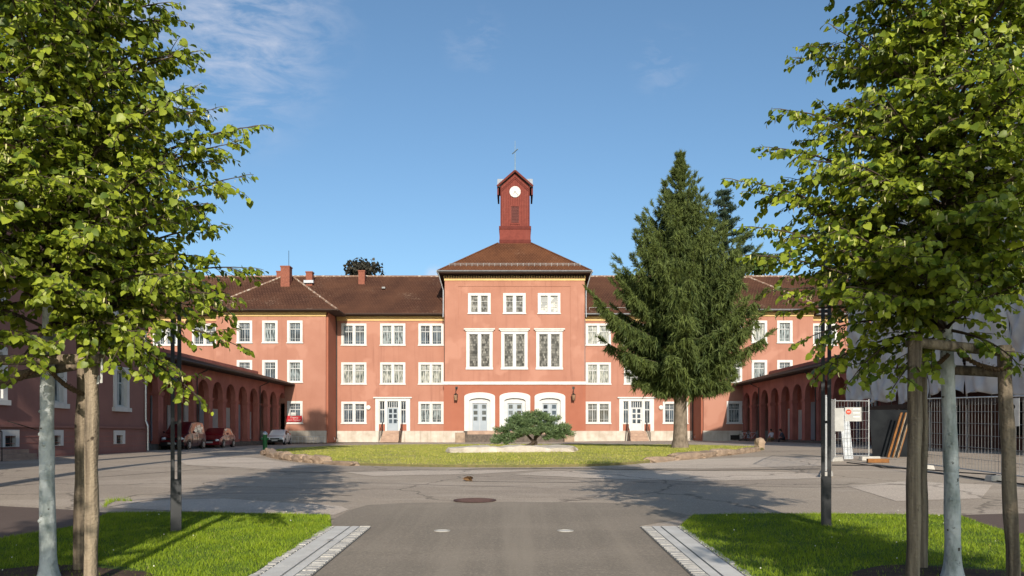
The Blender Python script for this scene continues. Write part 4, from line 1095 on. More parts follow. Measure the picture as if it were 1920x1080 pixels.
# ------------------------------------------------------------------ arcades along both sides of the court
def arcade(side, centers, xf, y_end0, y_end1, label):
    s = side
    root = thing('arcade', label, 'arcade', (xf, 65, 0.7), 'arcades along both sides of the court')
    xb = xf + s * 0.40
    zs, r, zt = 4.72, 1.02, 6.62
    cs = sorted(centers)
    z0 = 0.4
    m = MB()
    def both(pts):                               # pts (y,z): front and back faces
        m.face([(xf, a, b) for a, b in pts]); m.face([(xb, a, b) for a, b in pts[::-1]])
    edges = [y_end0] + sum([[c - r, c + r] for c in cs], []) + [y_end1]
    n_ = 14
    for k in range(0, len(edges), 2):
        a, b = edges[k], edges[k + 1]
        both([(a, z0), (b, z0), (b, zs), (a, zs)]); both([(a, zs), (b, zs), (b, zt), (a, zt)])
        for e in (a, b): m.face([(xf, e, z0), (xb, e, z0), (xb, e, zs), (xf, e, zs)])
    for c in cs:
        arc = [(c - r * math.cos(math.pi * i / n_), zs + r * math.sin(math.pi * i / n_)) for i in range(n_ + 1)]
        for i in range(n_):
            (a, b), (d, e) = arc[i], arc[i + 1]
            both([(a, b), (d, e), (d, zt), (a, zt)])
            m.face([(xf, a, b), (xb, a, b), (xb, d, e), (xf, d, e)])
    m.face([(xf, y_end0, zt), (xb, y_end0, zt), (xb, y_end1, zt), (xf, y_end1, zt)])
    m.build('arcade_wall', ARCADE, root)
    # capitals and bases of the piers
    m = MB()
    for k in range(0, len(edges), 2):
        a, b = edges[k], edges[k + 1]
        if k in (0, len(edges) - 2): a, b = max(a, b - .8) if k == 0 else a, min(b, a + .8) if k else b
        xa_, xb_ = min(xf, xb), max(xf, xb)
        m = MB(); q, p = .03, .10
        m.hexa([(xa_ - q, a - q, 4.18), (xb_ + q, a - q, 4.18), (xb_ + q, b + q, 4.18), (xa_ - q, b + q, 4.18)], [(xa_ - p, a - p, 4.42), (xb_ + p, a - p, 4.42), (xb_ + p, b + p, 4.42), (xa_ - p, b + p, 4.42)])
        m.build('pier_capital', ARCADE, root)
        MB().box(xa_ - .06, xb_ + .06, a - .06, b + .06, z0 + .2, 1.2).build('pier_base', ARCADE, root)
    # floor step, back wall with pale doors, lean-to roof
    m = MB(); xs_ = xf - s * .45; xk = xf + s * 2.7
    m.box(min(xs_, xk), max(xs_, xk), y_end0, y_end1 - .1, 0.3, 0.98 if s < 0 else 1.12); m.build('arcade_step', DARKSTONE, root)
    m = MB(); m.box(min(xk, xk + s * .3), max(xk, xk + s * .3), y_end0, y_end1 - .1, .4, 8.0); m.build('back_wall', ARCADE, root)
    k = 0
    for c in cs:
        k += 1
        hw_, top, mt = ((.62, 4.0, WHITE), (.5, 4.4, GREYDOOR), (.7, 3.8, WHITE))[k % 3]
        xx_ = xk - s * .03
        m = MB(); m.box(min(xx_, xx_ - s * .08), max(xx_, xx_ - s * .08), c + .5 - hw_, c + .5 + hw_, 1.1, top); m.build('door', mt, root)
    m = MB()
    xe_ = xf - s * .95; xr = xk + s * .6
    m.hexa([(min(xe_, xr), y_end0, 6.64 if s > 0 else 7.75), (max(xe_, xr), y_end0, 7.75 if s > 0 else 6.64), (max(xe_, xr), y_end1 - .02, 7.75 if s > 0 else 6.64), (min(xe_, xr), y_end1 - .02, 6.64 if s > 0 else 7.75)],
           [(min(xe_, xr), y_end0, 6.76 if s > 0 else 7.9), (max(xe_, xr), y_end0, 7.9 if s > 0 else 6.76), (max(xe_, xr), y_end1 - .02, 7.9 if s > 0 else 6.76), (min(xe_, xr), y_end1 - .02, 6.76 if s > 0 else 7.9)])
    m.build('roof', TILE, root)
    m = MB(); m.tube([(xe_ - s * .06, y_end0, 6.66), (xe_ - s * .06, y_end1 - .1, 6.66)], .075, 6); m.build('gutter', DARKPIPE, root)
    m = MB(); xg = xf - s * .04; m.box(min(xe_, xg), max(xe_, xg), y_end0, y_end1 - .1, 6.52, 6.60); m.build('soffit', SOFFIT, root)
    for c in cs[3::5]:
        y = c + 1.36
        m = MB(); m.tube([(xe_, y, 6.6), (xe_ + s * .1, y, 6.35), (xf - s * .1, y, 6.0), (xf - s * .1, y, 1.0)], .05, 6); m.build('downpipe', DARKPIPE, root)
    return root
arcade(-1, [75.45 - 2.722 * k for k in range(12)], -23.5, 42.6, YP, 'left arcade in deep shade, cars parked in front of its arches')
arcade(1, [75.0 - 2.68 * k for k in range(11)], 23.3, 45.6, YP, 'right arcade of round arches on piers with two people sitting in it')

# ------------------------------------------------------------------ rose coloured side building on the left
side_b = thing('side_building', 'dusky rose side building in shade at the left edge with grey framed windows', 'building', (-21.1, 35, 0.6))
XS, ye0, ye1 = -21.1, 20.0, 42.6
for sx in ('big', 'small'):
    pass
fr = MB(); fr.panel(-.78, .78, .22, 2.4, [(-.5, .5, .28, 2.16)], -.07, .24)
fs = MB(); rect_ring(fs, -.495, .495, .285, 2.155, .07, .12, .2); fs.box(-.035, .035, .13, .2, .36, 2.08); fs.box(-.42, .42, .135, .19, 1.5, 1.58)
fp = MB(); fp.box(-.46, .46, .21, .22, .32, 2.12)
fi = MB(); fi.box(-.88, .88, -.15, .05, 0, .215)
WIN['side'] = dict(frame=fr.mesh('window', WHITE), sash=fs.mesh('sash', SASH), pane=fp.mesh('pane', GLASS3), sill=fi.mesh('sill', WHITE))
fr = MB(); fr.panel(-.55, .55, 0, .72, [(-.33, .33, .02, .47)], -.05, .25)
fs = MB()
for k in range(6): fs.tube([(-.28 + k * .112, .1, .02), (-.28 + k * .112, .1, .47)], .012, 5)
fs.tube([(-.33, .1, .24), (.33, .1, .24)], .012, 5)
fp = MB(); fp.box(-.33, .33, .235, .245, .02, .47)
WIN['cellar'] = dict(frame=fr.mesh('window', WHITE), sash=fs.mesh('grille', IRON), pane=fp.mesh('pane', GLASS))
ys_ = [40.0, 34.3, 30.2, 26.2]
holes = []
for y in ys_:
    for zb in (2.85, 6.9, 10.6):
        holes.append((y - .7, y + .7, zb + .25, zb + 2.35)); place_window('side', side_b, (XS, y, zb), R(90))
cell = [39.7, 34.2, 31.1]
ch_ = []
for y in cell:
    ch_.append((y - .5, y + .5, 1.14, 1.80)); place_window('cellar', side_b, (XS + .06, y, 1.12), R(90))
def turned(mb): mb.v = [(XS - (b), a, c) for a, b, c in mb.v]; return mb     # facade drawn facing -y, turned to face +x
m = MB(); m.panel(ye0, ye1, 2.0, 14.0, holes, 0, .3); turned(m).build('wall', ROSE, side_b)
m = MB(); m.panel(ye0, ye1 + .03, .2, 1.94, ch_, -.06, .3); turned(m).build('rusticated_base', ROSE, side_b)
m = MB()
for k in range(5): m.box(XS - .1, XS + .072, ye0, ye1 + .04, .72 + k * .27, .735 + k * .27)
jt = m.build('base_joints', ARCADE, side_b)
m = MB(); m.box(XS - .1, XS + .14, ye0, ye1 + .08, 1.945, 2.05); m.build('ledge', ROSE, side_b)
m = MB(); m.box(XS - 12, XS - .301, ye1 - .3, ye1, .2, 14.0); m.box(XS - 12, XS - .301, ye0, ye0 + .3, .2, 14.0); m.box(XS - 12.3, XS - 12.001, ye0, ye1, .2, 14.0); m.build('end_wall', ROSE, side_b)
m = MB()
a, b = XS + .8, XS - 13
m.face([(a, ye0 - .6, 13.9), (a, ye1 + .6, 13.9), ((a + b) / 2, ye1 - 5, 18.4), ((a + b) / 2, ye0 + 5, 18.4)]); m.face([(b, ye0 - .6, 13.9), ((a + b) / 2, ye0 + 5, 18.4), ((a + b) / 2, ye1 - 5, 18.4), (b, ye1 + .6, 13.9)])
m.face([(a, ye1 + .6, 13.9), (b, ye1 + .6, 13.9), ((a + b) / 2, ye1 - 5, 18.4)]); m.face([(a, ye0 - .6, 13.9), ((a + b) / 2, ye0 + 5, 18.4), (b, ye0 - .6, 13.9)])
m.build('roof', TILE, side_b)
m = MB(); m.box(XS, a, ye0, ye1 + .6, 13.8, 13.88); m.build('soffit', SOFFIT, side_b)
m = MB(); m.tube([(XS + .1, ye1 - .1, 13.8), (XS + .1, ye1 - .1, 2.4), (XS + .22, ye1 - .1, 2.1), (XS + .22, ye1 - .1, .7)], .055, 8); m.build('downpipe', GALV, side_b)
# entrance steps with a railing at the left edge
m = MB()
for k in range(4): m.box(XS + .08, XS + 1.9 - k * .32, 28.2 - .1 * k, 31.0, .35 + k * .17 if k else .2, .52 + k * .17)
stp = m.build('entrance_steps', STEPSTONE, side_b)
for y in (28.4, 30.9): MB().tube([(XS + 1.6, y, .6), (XS + 1.6, y, 1.75), (XS + .1, y, 2.2)], .02, 6).build('handrail', IRON, stp)

# ------------------------------------------------------------------ scaffolded building on the right
sc_b = thing('scaffolded_building', 'red building on the right hidden behind grey scaffold sheets', 'building', (23, 34, .8))
m = MB(); m.box(22.3, 34, 16, 45.5, .4, 14.5); m.build('wall', OLDWALL, sc_b)
m = MB(); m.face([(21.5, 15.5, 14.4), (21.5, 46.1, 14.4), (28.2, 40, 19), (28.2, 22, 19)]); m.face([(35, 15.5, 14.4), (28.2, 22, 19), (28.2, 40, 19), (35, 46.1, 14.4)])
m.face([(21.5, 46.1, 14.4), (35, 46.1, 14.4), (28.2, 40, 19)]); m.face([(21.5, 15.5, 14.4), (28.2, 22, 19), (35, 15.5, 14.4)]); m.build('roof', TILE, sc_b)
m = MB()
for y in (20, 24, 29, 33.5, 38, 42.5):
    m.box(22.2, 22.29, y - .7, y + .7, 1.6, 3.3)
m.build('dark_board', DARKPANEL, sc_b)  # dark boards added to darken the wall foot below the sheets
scaf = thing('scaffold', 'tube scaffold wrapped in wrinkled grey sheets, open at the bottom bay', 'scaffold', (20.3, 34, .8))
XF = 20.2
m = MB(); bd = MB()
ybays = [18.6 + 2.95 * k for k in range(10)]
for y in ybays:
    for x in (XF, XF + 1.1):
        m.tube([(x, y, float(g(x, y)) - .02), (x, y, 14.6)], .03, 6)
    for z in (3.0, 5.0, 7.0, 9.0, 11.0, 13.0): m.tube([(XF - .1, y, z), (XF + 1.3, y, z)], .028, 6)
for z in (3.0, 5.0, 7.0, 9.0, 11.0, 13.0, 14.0):
    for x in (XF, XF + 1.1): m.tube([(x, ybays[0] - .3, z + .06), (x, ybays[-1] + .3, z + .06)], .028, 6)
    if z < 14: bd.box(XF + .05, XF + 1.05, ybays[0], ybays[-1], z + .09, z + .13)
m.build('scaffold_tubes', GALV, scaf)
bd.build('scaffold_boards', WOOD, scaf)
m = MB(); m.box(XF - .2, XF - .16, ybays[0], ybays[-1], 2.95, 3.2); m.build('edge_board', SOFFIT, scaf)
def sheet_panel(y0, y1, z0, z1, seed):
    r_ = random.Random(seed)
    ny_, nz_ = 26, 70
    ph = [r_.uniform(0, 6.28) for _ in range(8)]
    Y_, Z_ = np.meshgrid(np.linspace(y0, y1, ny_ + 1), np.linspace(z0, z1, nz_ + 1))
    u = (Y_ - y0) / (y1 - y0); hgt = (z1 - Z_)
    tie = np.abs(np.mod(Z_ - 3, 2) - 1)           # pulled in at every level
    d = .18 * np.sin(np.pi * u) * (.4 + .6 * np.sin(np.pi * np.mod(Z_ - 3, 2) / 2) ** .7)
    d += .07 * np.sin(9 * u + 2.2 * Z_ + ph[0]) * np.sin(1.7 * Z_ + ph[1]) + .045 * np.sin(23 * u + ph[2] + 3 * np.sin(1.1 * Z_)) + .03 * np.sin(5.3 * Z_ + 14 * u + ph[3])
    d += .05 * np.sin(3.1 * Z_ - 11 * u * u + ph[4])
    zz_ = Z_.copy(); zz_[0] += .12 * np.sin(7 * u[0] + ph[5]) + .16 * np.sin(np.pi * u[0])
    v = np.stack([XF - .08 - d, Y_, zz_], -1).reshape(-1, 3) - np.array(OFF[scaf.name])
    i = (np.arange(nz_)[:, None] * (ny_ + 1) + np.arange(ny_)[None]).ravel()
    f = np.stack([i, i + 1, i + ny_ + 2, i + ny_ + 1], 1)
    o = link_mesh('scaffold_sheet', np_mesh('scaffold_sheet', v, f, SHEET, smooth=True), scaf)
    md = o.modifiers.new('thickness', 'SOLIDIFY'); md.thickness = .01
for k in range(len(ybays) - 1):
    if k == 2: sheet_panel(ybays[k] + .75, ybays[k + 1] - .03, 3.2, 14.3, k)
    else: sheet_panel(ybays[k] + .03, ybays[k + 1] - .03, 3.12 + .2 * (k % 3), 14.3, k)

# ------------------------------------------------------------------ site fence
def fence_panel(a, b, label, h=2.02):
    a = Vector(a); b = Vector(b)
    root = thing('mobile_fence', label, 'fence', (a.x, a.y, a.z), 'mobile fence panels of the building site')
    up = Vector((0, 0, 1)); d = (b - a); n_ = int(d.length / .125)
    m = MB()
    a0, b0 = a + up * .05, b + up * .05
    for p in (a0, b0): m.tube([p, p + up * h], .021, 8)
    m.tube([a0 + up * (h - .06), b0 + up * (h - .06)], .018, 6); m.tube([a0 + up * .12, b0 + up * .12], .015, 6)
    m.build('fence_frame', GALV, root)
    wv = MB()
    for k in range(1, n_):
        p = a0.lerp(b0, k / n_); wv.tube([p + up * .12, p + up * (h - .06)], .0055, 4, cap=False)
    for z in (.4, .7, 1.0, 1.3, 1.6): wv.tube([a0 + up * z, b0 + up * z], .0055, 4, cap=False)
    wv.build('wire_mesh', WIRE, root)
    return root
def on(x, y): return Vector((x, y, float(g(x, y))))
fpts = [(11.55, 10.8), (11.58, 14.3), (11.62, 17.8), (11.55, 21.2)]
fence_panel(on(*fpts[0]), on(*fpts[1]), 'site fence panel running off the right edge of the photo')
fence_panel(on(*fpts[1]), on(*fpts[2]), 'site fence panel with a notice hung on it, right of the tree stakes')
fence_panel(on(*fpts[2]), on(*fpts[3]), 'long site fence panel behind the white trunk of the right lime tree')
fence_panel(on(12.0, 25.3), on(10.62, 24.75), 'short angled site fence panel with white notice boards')
fence_panel(on(10.60, 24.70), on(9.25, 21.9), 'site fence panel seen edge on, far half behind the right lamp column')
fence_panel(on(9.23, 21.86), on(7.9, 18.95), 'site fence panel seen edge on, near end behind the right lamp column')
def fence_foot(x, y, rot, label):
    t = thing('concrete_block', label, 'fence foot', on(x, y), 'concrete feet of the site fence', rot, local=True)
    m = MB(); m.hexa([(-.36, -.11, 0), (.36, -.11, 0), (.36, .11, 0), (-.36, .11, 0)], [(-.33, -.09, .14), (.33, -.09, .14), (.33, .09, .14), (-.33, .09, .14)])
    m.build('foot_block', CONCRETE, t, bevel=.012)
    m = MB()
    for q in (-.2, -.05, .1, .25): m.disc((q, 0, .141), .03, (0, 0, 1), .012, 10)
    m.build('socket', BLACK, t)
fence_foot(11.55, 17.75, R(12), 'concrete fence foot under the leaning white fence post, right of the tree')
fence_foot(11.5, 21.15, R(5), 'concrete fence foot at the left end of the long fence panel')
fence_foot(11.98, 25.2, R(10), 'concrete fence foot beside the orange timber beam')
fence_foot(10.62, 24.72, R(40), 'concrete fence foot below the white notice boards')
fence_foot(7.9, 18.9, R(60), 'concrete fence foot behind the right lamp column')
def board(name, c, w_, h_, mat, label, cat, nrm, extra=None):
    """notice hung on a fence; nrm is its facing direction in plan"""
    rz = math.atan2(nrm[0], -nrm[1])
    t = thing(name, label, cat, c, None, rz, local=True)
    MB().box(-w_ / 2, w_ / 2, -.012, 0, -h_ / 2, h_ / 2).build('notice_panel', mat, t)
    if extra: extra(t)
    return t
def warn(t):
    m = MB()
    ring = [(math.cos(a), math.sin(a)) for a in np.linspace(0, 2 * math.pi, 25)[:-1]]
    m.disc((-.14, -.016, .08), .085, (0, 1, 0), .006, 20); m.build('red_disc', SIGNRED, t)
    m = MB(); m.box(-.19, -.09, -.024, -.020, .065, .095); m.build('white_bar', SIGNWHITE, t)
    m = MB()
    for k in range(3): m.box(.0, .2, -.016, -.0125, .16 - k * .13, .19 - k * .13)
    m.build('print_line', GALV, t)
board('notice_board', P(1568, 787, 24.6) + Vector((0, -.12, 0)), .36, .76, SIGNWHITE, 'plain white upright notice board tied to the short fence panel', 'sign', (-.3, -1))
board('warning_sign', P(1596, 777, 24.7) + Vector((0, -.14, 0)), .50, .46, SIGNWHITE, 'white warning sign with a red disc on the short fence panel', 'sign', (-.3, -1), warn)
def spots(t):
    m = MB()
    for a, b in ((-.08, .2), (.05, .12), (.0, .27)): m.disc((a, -.015, b), .055, (0, 1, 0), .005, 12)
    m.build('dark_symbol', BLACK, t)
board('site_notice', P(1901, 773, 16.6) + Vector((-.06, 0, 0)), .38, .62, GALV, 'small grey notice with dark symbols hung on the right fence', 'sign', (-1, -.35), spots)
# leaning boards, barrier and timber inside the fence
def leaning(name, label, cat, base, w_, h_, th, lean, mat, dirx, frame=None, group=None):
    t = thing(name, label, cat, base, group, dirx, local=True)
    m = MB(); m.hexa([(-w_ / 2, -th / 2, 0), (w_ / 2, -th / 2, 0), (w_ / 2, th / 2, 0), (-w_ / 2, th / 2, 0)],
                     [(-w_ / 2, lean - th / 2, h_), (w_ / 2, lean - th / 2, h_), (w_ / 2, lean + th / 2, h_), (-w_ / 2, lean + th / 2, h_)])
    m.build('board', mat, t)
    if frame:
        m = MB(); q = .05
        for x in (-w_ / 2 - q, w_ / 2 + q): m.bar((x, 0, 0), (x, lean, h_), .09, .1)
        m.bar((-w_ / 2, lean - .01, h_ + .05), (w_ / 2, lean - .01, h_ + .05), .09)
        m.build('edge_frame', frame, t)
    return t
b_ = P(1603, 851, 25.6); b_.z = float(g(b_.x, b_.y))
leaning('barrier_board', 'white barrier board leaning inside the short fence panel', 'barrier', b_ + Vector((0, .5, .0)), .34, 1.7, .05, .3, GALV, R(8))
b_ = P(1688, 846, 27.5); b_.z = float(g(b_.x, b_.y))
leaning('plastic_board', 'large black panel leaning under the scaffold sheets', 'panel', b_, 1.9, 1.75, .04, .5, DARKPANEL, R(-10))
for k in range(3):
    a = P(1664 + 9 * k, 848, 27.0 - .1 * k); a.z = float(g(a.x, a.y)); c = P(1689 + 9 * k, 774, 27.3 - .1 * k)
    t = thing('formwork_beam', ('leftmost', 'middle', 'rightmost')[k] + ' of three slanting orange formwork beams against the black panel', 'beam', a, 'orange formwork beams leaning on the black panel')
    m = MB(); m.bar(a, c, .03, .07); m.build('beam_web', ORANGE if k < 2 else WOOD, t)
    m = MB(); m.bar(a + Vector((.03, 0, 0)), c + Vector((.03, 0, 0)), .028, .09); m.build('beam_flange', ORANGE if k != 1 else WOOD, t)
a = P(1626, 854, 24.0); a.z = float(g(a.x, a.y)) + .07; c = P(1666, 854, 24.0); c.z = float(g(c.x, c.y)) + .07
t = tag(MB().bar(a, c, .12, .13).build('timber_beam', ORANGE, bevel=.008), 'short orange timber beam lying on the asphalt in the fence gap', 'beam')
# cables lying across the court
for pts, lab in (([(1588, 868), (1605, 870), (1640, 874.5), (1655, 878), (1690, 879), (1733, 881), (1800, 887), (1868, 891)], 'thin black cable snaking along the ground toward the fence foot'),
                 ([(1560, 873), (1640, 873.5), (1700, 880), (1735, 886), (1800, 893), (1852, 901), (1960, 914)], 'second black cable on the asphalt in front of the fence')):
    ps = [G(a, b) + Vector((0, 0, .015)) for a, b in pts]
    tag(MB().tube(ps, .018, 6).build('cable', BLACK), lab, 'cable')

# ------------------------------------------------------------------ lamp columns on the lawns
def lamp(x, y, label, h=4.1):
    z = float(g(x, y))
    t = thing('lamp_column', label, 'street lamp', (x, y, z), 'twin fin lamp columns on the lawns', -math.atan2(x, y), local=True)
    MB().box(-.07, .07, -.035, .035, -.1, .74).build('column_foot', LAMPBLACK, t, bevel=.005)
    for q in (-1, 1): MB().box(q * .042 - .026, q * .042 + .026, -.036, .036, .742, h).build('column_fin', LAMPBLACK, t, bevel=.004)
    for k in range(4): MB().box(-.0155, .0155, -.02, .02, 1.5 + k * .8, 1.54 + k * .8).build('fin_spacer', LAMPBLACK, t)
    MB().box(-.0155, .0155, -.034, .034, h - .35, h - .05).build('lamp_head', GREYDOOR, t)
    MB().box(-.03, .03, -.0385, -.0355, .3, .62).build('hatch', LAMPBLACK, t)
    return t
p = G(1549, 989); lamp(p.x, p.y, 'black twin fin lamp column standing on the right lawn')
p = G(330, 999); lamp(p.x, p.y, 'black twin fin lamp column standing on the left lawn, top lost in leaves', 3.6)

# ------------------------------------------------------------------ things set in or lying on the asphalt
p = G(890.5, 938.6)
t = thing('manhole_cover', 'rusty red round manhole cover in the middle of the court', 'manhole cover', p + Vector((0, 0, .004)), local=True)
MB().disc((0, 0, .006), .40, (0, 0, 1), .012, 48).build('cover_rim', MANHOLE, t)
m = MB()
for k in range(-5, 6): m.box(-math.sqrt(.33 ** 2 - (k * .06) ** 2), math.sqrt(.33 ** 2 - (k * .06) ** 2), k * .06 - .014, k * .06 + .014, .013, .018)
m.build('cover_ribs', MANHOLE, t)
for px, lab in ((829, 'left round floor light let into the drive'), (1060, 'right round floor light let into the drive')):
    p = G(px, 996.5)
    t = thing('floor_light', lab, 'floor light', p + Vector((0, 0, .006)), 'round floor lights in the drive', local=True)
    m = MB(); n_ = 32
    for k in range(n_):
        a, b = 2 * math.pi * k / n_, 2 * math.pi * (k + 1) / n_
        m.hexa([(.085 * math.cos(a), .085 * math.sin(a), 0), (.115 * math.cos(a), .115 * math.sin(a), 0), (.115 * math.cos(b), .115 * math.sin(b), 0), (.085 * math.cos(b), .085 * math.sin(b), 0)],
               [(.085 * math.cos(a), .085 * math.sin(a), .01), (.115 * math.cos(a), .115 * math.sin(a), .01), (.115 * math.cos(b), .115 * math.sin(b), .01), (.085 * math.cos(b), .085 * math.sin(b), .01)])
    m.build('ring', CONCRETE, t); MB().disc((0, 0, .002), .085, (0, 0, 1), .006, 24).build('lens', CHANNEL, t)
p = G(880, 902)
m = MB()
for k in range(7):
    a = random.uniform(0, 6.28); c = Vector((p.x + random.uniform(-.11, .11), p.y + random.uniform(-.08, .08), p.z + .02 + random.uniform(0, .07)))
    u = Vector((math.cos(a), math.sin(a), random.uniform(-.4, .6))) * .09; v = Vector((-math.sin(a), math.cos(a), random.uniform(0, .8))) * .05
    m.face([c - u, c - v + Vector((0, 0, .02)), c + u, c + v + Vector((0, 0, .02))])
tag(m.build('fallen_leaves', DEADLEAF), 'small brown clump of fallen leaves on the court before the island', 'leaves')
m = MB(); p = G(619, 1019); m.face([p + Vector(q) for q in ((-.05, 0, .045), (0, -.03, .05), (.05, 0, .06), (0, .03, .05))])
tag(m.build('dry_leaf', DEADLEAF), 'single dry orange leaf on the left drain channel', 'leaf')

# ------------------------------------------------------------------ stones along the edge of the island
def rock(c, lx, ly, lz, rot, seed, label):
    r_ = random.Random(seed)
    bm = bmesh.new(); bmesh.ops.create_icosphere(bm, subdivisions=3, radius=1)
    from mathutils import noise
    o_ = Vector((r_.uniform(0, 50), r_.uniform(0, 50), 0))
    for v in bm.verts:
        q = v.co.copy()
        mx = max(abs(q.x), abs(q.y), abs(q.z)); q = q.lerp(q / mx, .68)        # blocky
        q *= 1 + .20 * noise.noise(q * 1.3 + o_) + .09 * noise.noise(q * 4 + o_)
        v.co = Vector((q.x * lx / 2, q.y * ly / 2, q.z * lz / 2))
    me = bpy.data.meshes.new('edging_stone'); bm.to_mesh(me); bm.free(); me.materials.append(STONE)
    o = bpy.data.objects.new('edging_stone', me); COL.objects.link(o)
    o.location = c; o.rotation_euler = (r_.uniform(-.06, .06), r_.uniform(-.06, .06), rot)
    tag(o, label, 'stone', 'old sandstone blocks edging the island lawn')
def rock_row(pxs, hts, base_label, seed):
    for k in range(len(pxs) - 1):
        a, b = G(*pxs[k]), G(*pxs[k + 1]); d = b - a
        h_ = hts[k % len(hts)]
        c = (a + b) / 2; c.y += .18; c.z += h_ * .5 - .06
        rock(c, d.length * 1.04, .42, h_ * 1.15, math.atan2(d.y, d.x), seed + k, base_label(k, len(pxs) - 1))
ordn = ['first', 'second', 'third', 'fourth', 'fifth', 'sixth', 'seventh', 'eighth', 'ninth', 'tenth', 'eleventh', 'twelfth']
rock_row([(492, 851), (501, 854.5), (519, 860), (536, 862.5), (553, 864.5), (571, 867), (590, 868.5), (611, 870), (665, 874)], [.26, .30, .33, .27, .30, .28, .31, .17],
         lambda k, n: ('low flat end stone of the left edging row, right of the others' if k == n - 1 else ordn[k] + ' sandstone block from the green post in the left edging row'), 40)
rock_row([(1216, 868.5), (1262, 864), (1313, 859.5), (1338, 856), (1362, 854), (1390, 850.5), (1407, 848), (1421, 846)], [.22, .30, .27, .32, .24, .26, .24],
         lambda k, n: ordn[k] + ' sandstone block from the left in the right edging row', 60)
p = G(1426, 843.5); rock(p + Vector((0, .1, .26)), .42, .4, .66, .3, 77, 'tall squarish stone ending the right edging row')

# pale broken concrete slab in front of the juniper
from mathutils import noise as mnoise
bm = bmesh.new(); bmesh.ops.create_icosphere(bm, subdivisions=5, radius=1)
for v in bm.verts:
    q = v.co.copy(); q = q.lerp(q / max(abs(q.x), abs(q.y), abs(q.z)), .8)
    q = Vector((q.x * 2.75, q.y * 1.35, q.z * .19))
    n1 = mnoise.noise(Vector((q.x * 1.1, q.y * 1.1, 3))); n2 = mnoise.noise(Vector((q.x * 3.3, q.y * 3.3, 8)))
    v.co = Vector((-.12 + q.x * (1 + .06 * n2), 31.4 + q.y * (1 + .16 * n1), float(gi(-.12 + q.x, 31.4 + q.y)) + .02 + q.z * (1 + .5 * n1) + (.05 * n2 if q.z > 0 else 0)))
me = bpy.data.meshes.new('concrete_slab'); bm.to_mesh(me); bm.free(); me.materials.append(PALESLAB)
tag(link_mesh('concrete_slab', me), 'pale broken concrete slab lying on the island before the juniper', 'slab')
# green hydrant post at the left tip of the island
p = G(497, 848)
t = thing('hydrant', 'dark green hydrant post at the left tip of the island', 'hydrant', p, local=True)
m = MB(); m.tube([(0, 0, -.1), (0, 0, .05), (0, 0, .06), (0, 0, .95)], [.17, .17, .115, .11], 14); m.build('barrel', GREENPAINT, t, smooth=True)
m = MB(); m.tube([(0, 0, .95), (0, 0, .99), (0, 0, 1.08), (0, 0, 1.12)], [.15, .15, .08, .03], 14); m.build('cap', GALV, t, smooth=True)
m = MB()
for a in (-1, 1): m.tube([(0, 0, .72), (a * .2, -.02, .72)], .055, 10)
m.build('outlet', GREENPAINT, t)
# low rail by the plinth of the left pavilion and the banner at its window
t = thing('bicycle_rack', 'low pale iron rack against the plinth behind the white car', 'rack', (xx(577, 75.3), 75.3, float(g(-20.8, 75.3))))
m = MB(); xa, xb = xx(546, 75.3), xx(609, 75.3); zb = float(g(-20.8, 75.3))
for z in (.28, .72): m.tube([(xa, 75.3, zb + z), (xb, 75.3, zb + z)], .024, 6)
for k in range(10): m.tube([(xa + (xb - xa) * k / 9, 75.3, zb - .05), (xa + (xb - xa) * k / 9, 75.3, zb + .74)], .02, 6)
m.build('rack_frame', GALV, t)
bc = Vector((xx(552.5, YP), YP - .2, zz(785, YP)))
t = thing('banner', 'red banner with white German lettering under the ground floor window', 'banner', bc, local=True)
MB().box(-.80, .80, 0, .02, -.30, .30).build('banner_cloth', BANNER, t)
def text_mesh(name, body, size, mat, parent, loc, shear=.25):
    c = bpy.data.curves.new(name, 'FONT'); c.body = body; c.size = size; c.shear = shear; c.align_x = 'CENTER'; c.align_y = 'CENTER'; c.extrude = .004
    o = bpy.data.objects.new(name, c); COL.objects.link(o)
    dg = bpy.context.evaluated_depsgraph_get(); me = bpy.data.meshes.new_from_object(o.evaluated_get(dg))
    bpy.data.objects.remove(o); bpy.data.curves.remove(c)
    me.materials.clear(); me.materials.append(mat)
    q = bpy.data.objects.new(name, me); COL.objects.link(q); q.parent = parent; q.location = loc; q.rotation_euler = (R(90), 0, 0)
    return q
text_mesh('lettering', 'Eingang', .27, SIGNWHITE, t, (0, -.008, .13)); text_mesh('lettering', 'zum Festsaal', .25, SIGNWHITE, t, (0, -.008, -.14))
t = thing('white_box', 'small white box fixed above the red banner', 'box', bc + Vector((-.03, -.02, .46)), local=True)
MB().box(-.27, .27, -.1, .05, -.17, .19).build('box_body', SIGNWHITE, t, bevel=.01); MB().box(-.22, .22, -.105, -.1005, -.02, .12).build('box_label', CHANNEL, t)

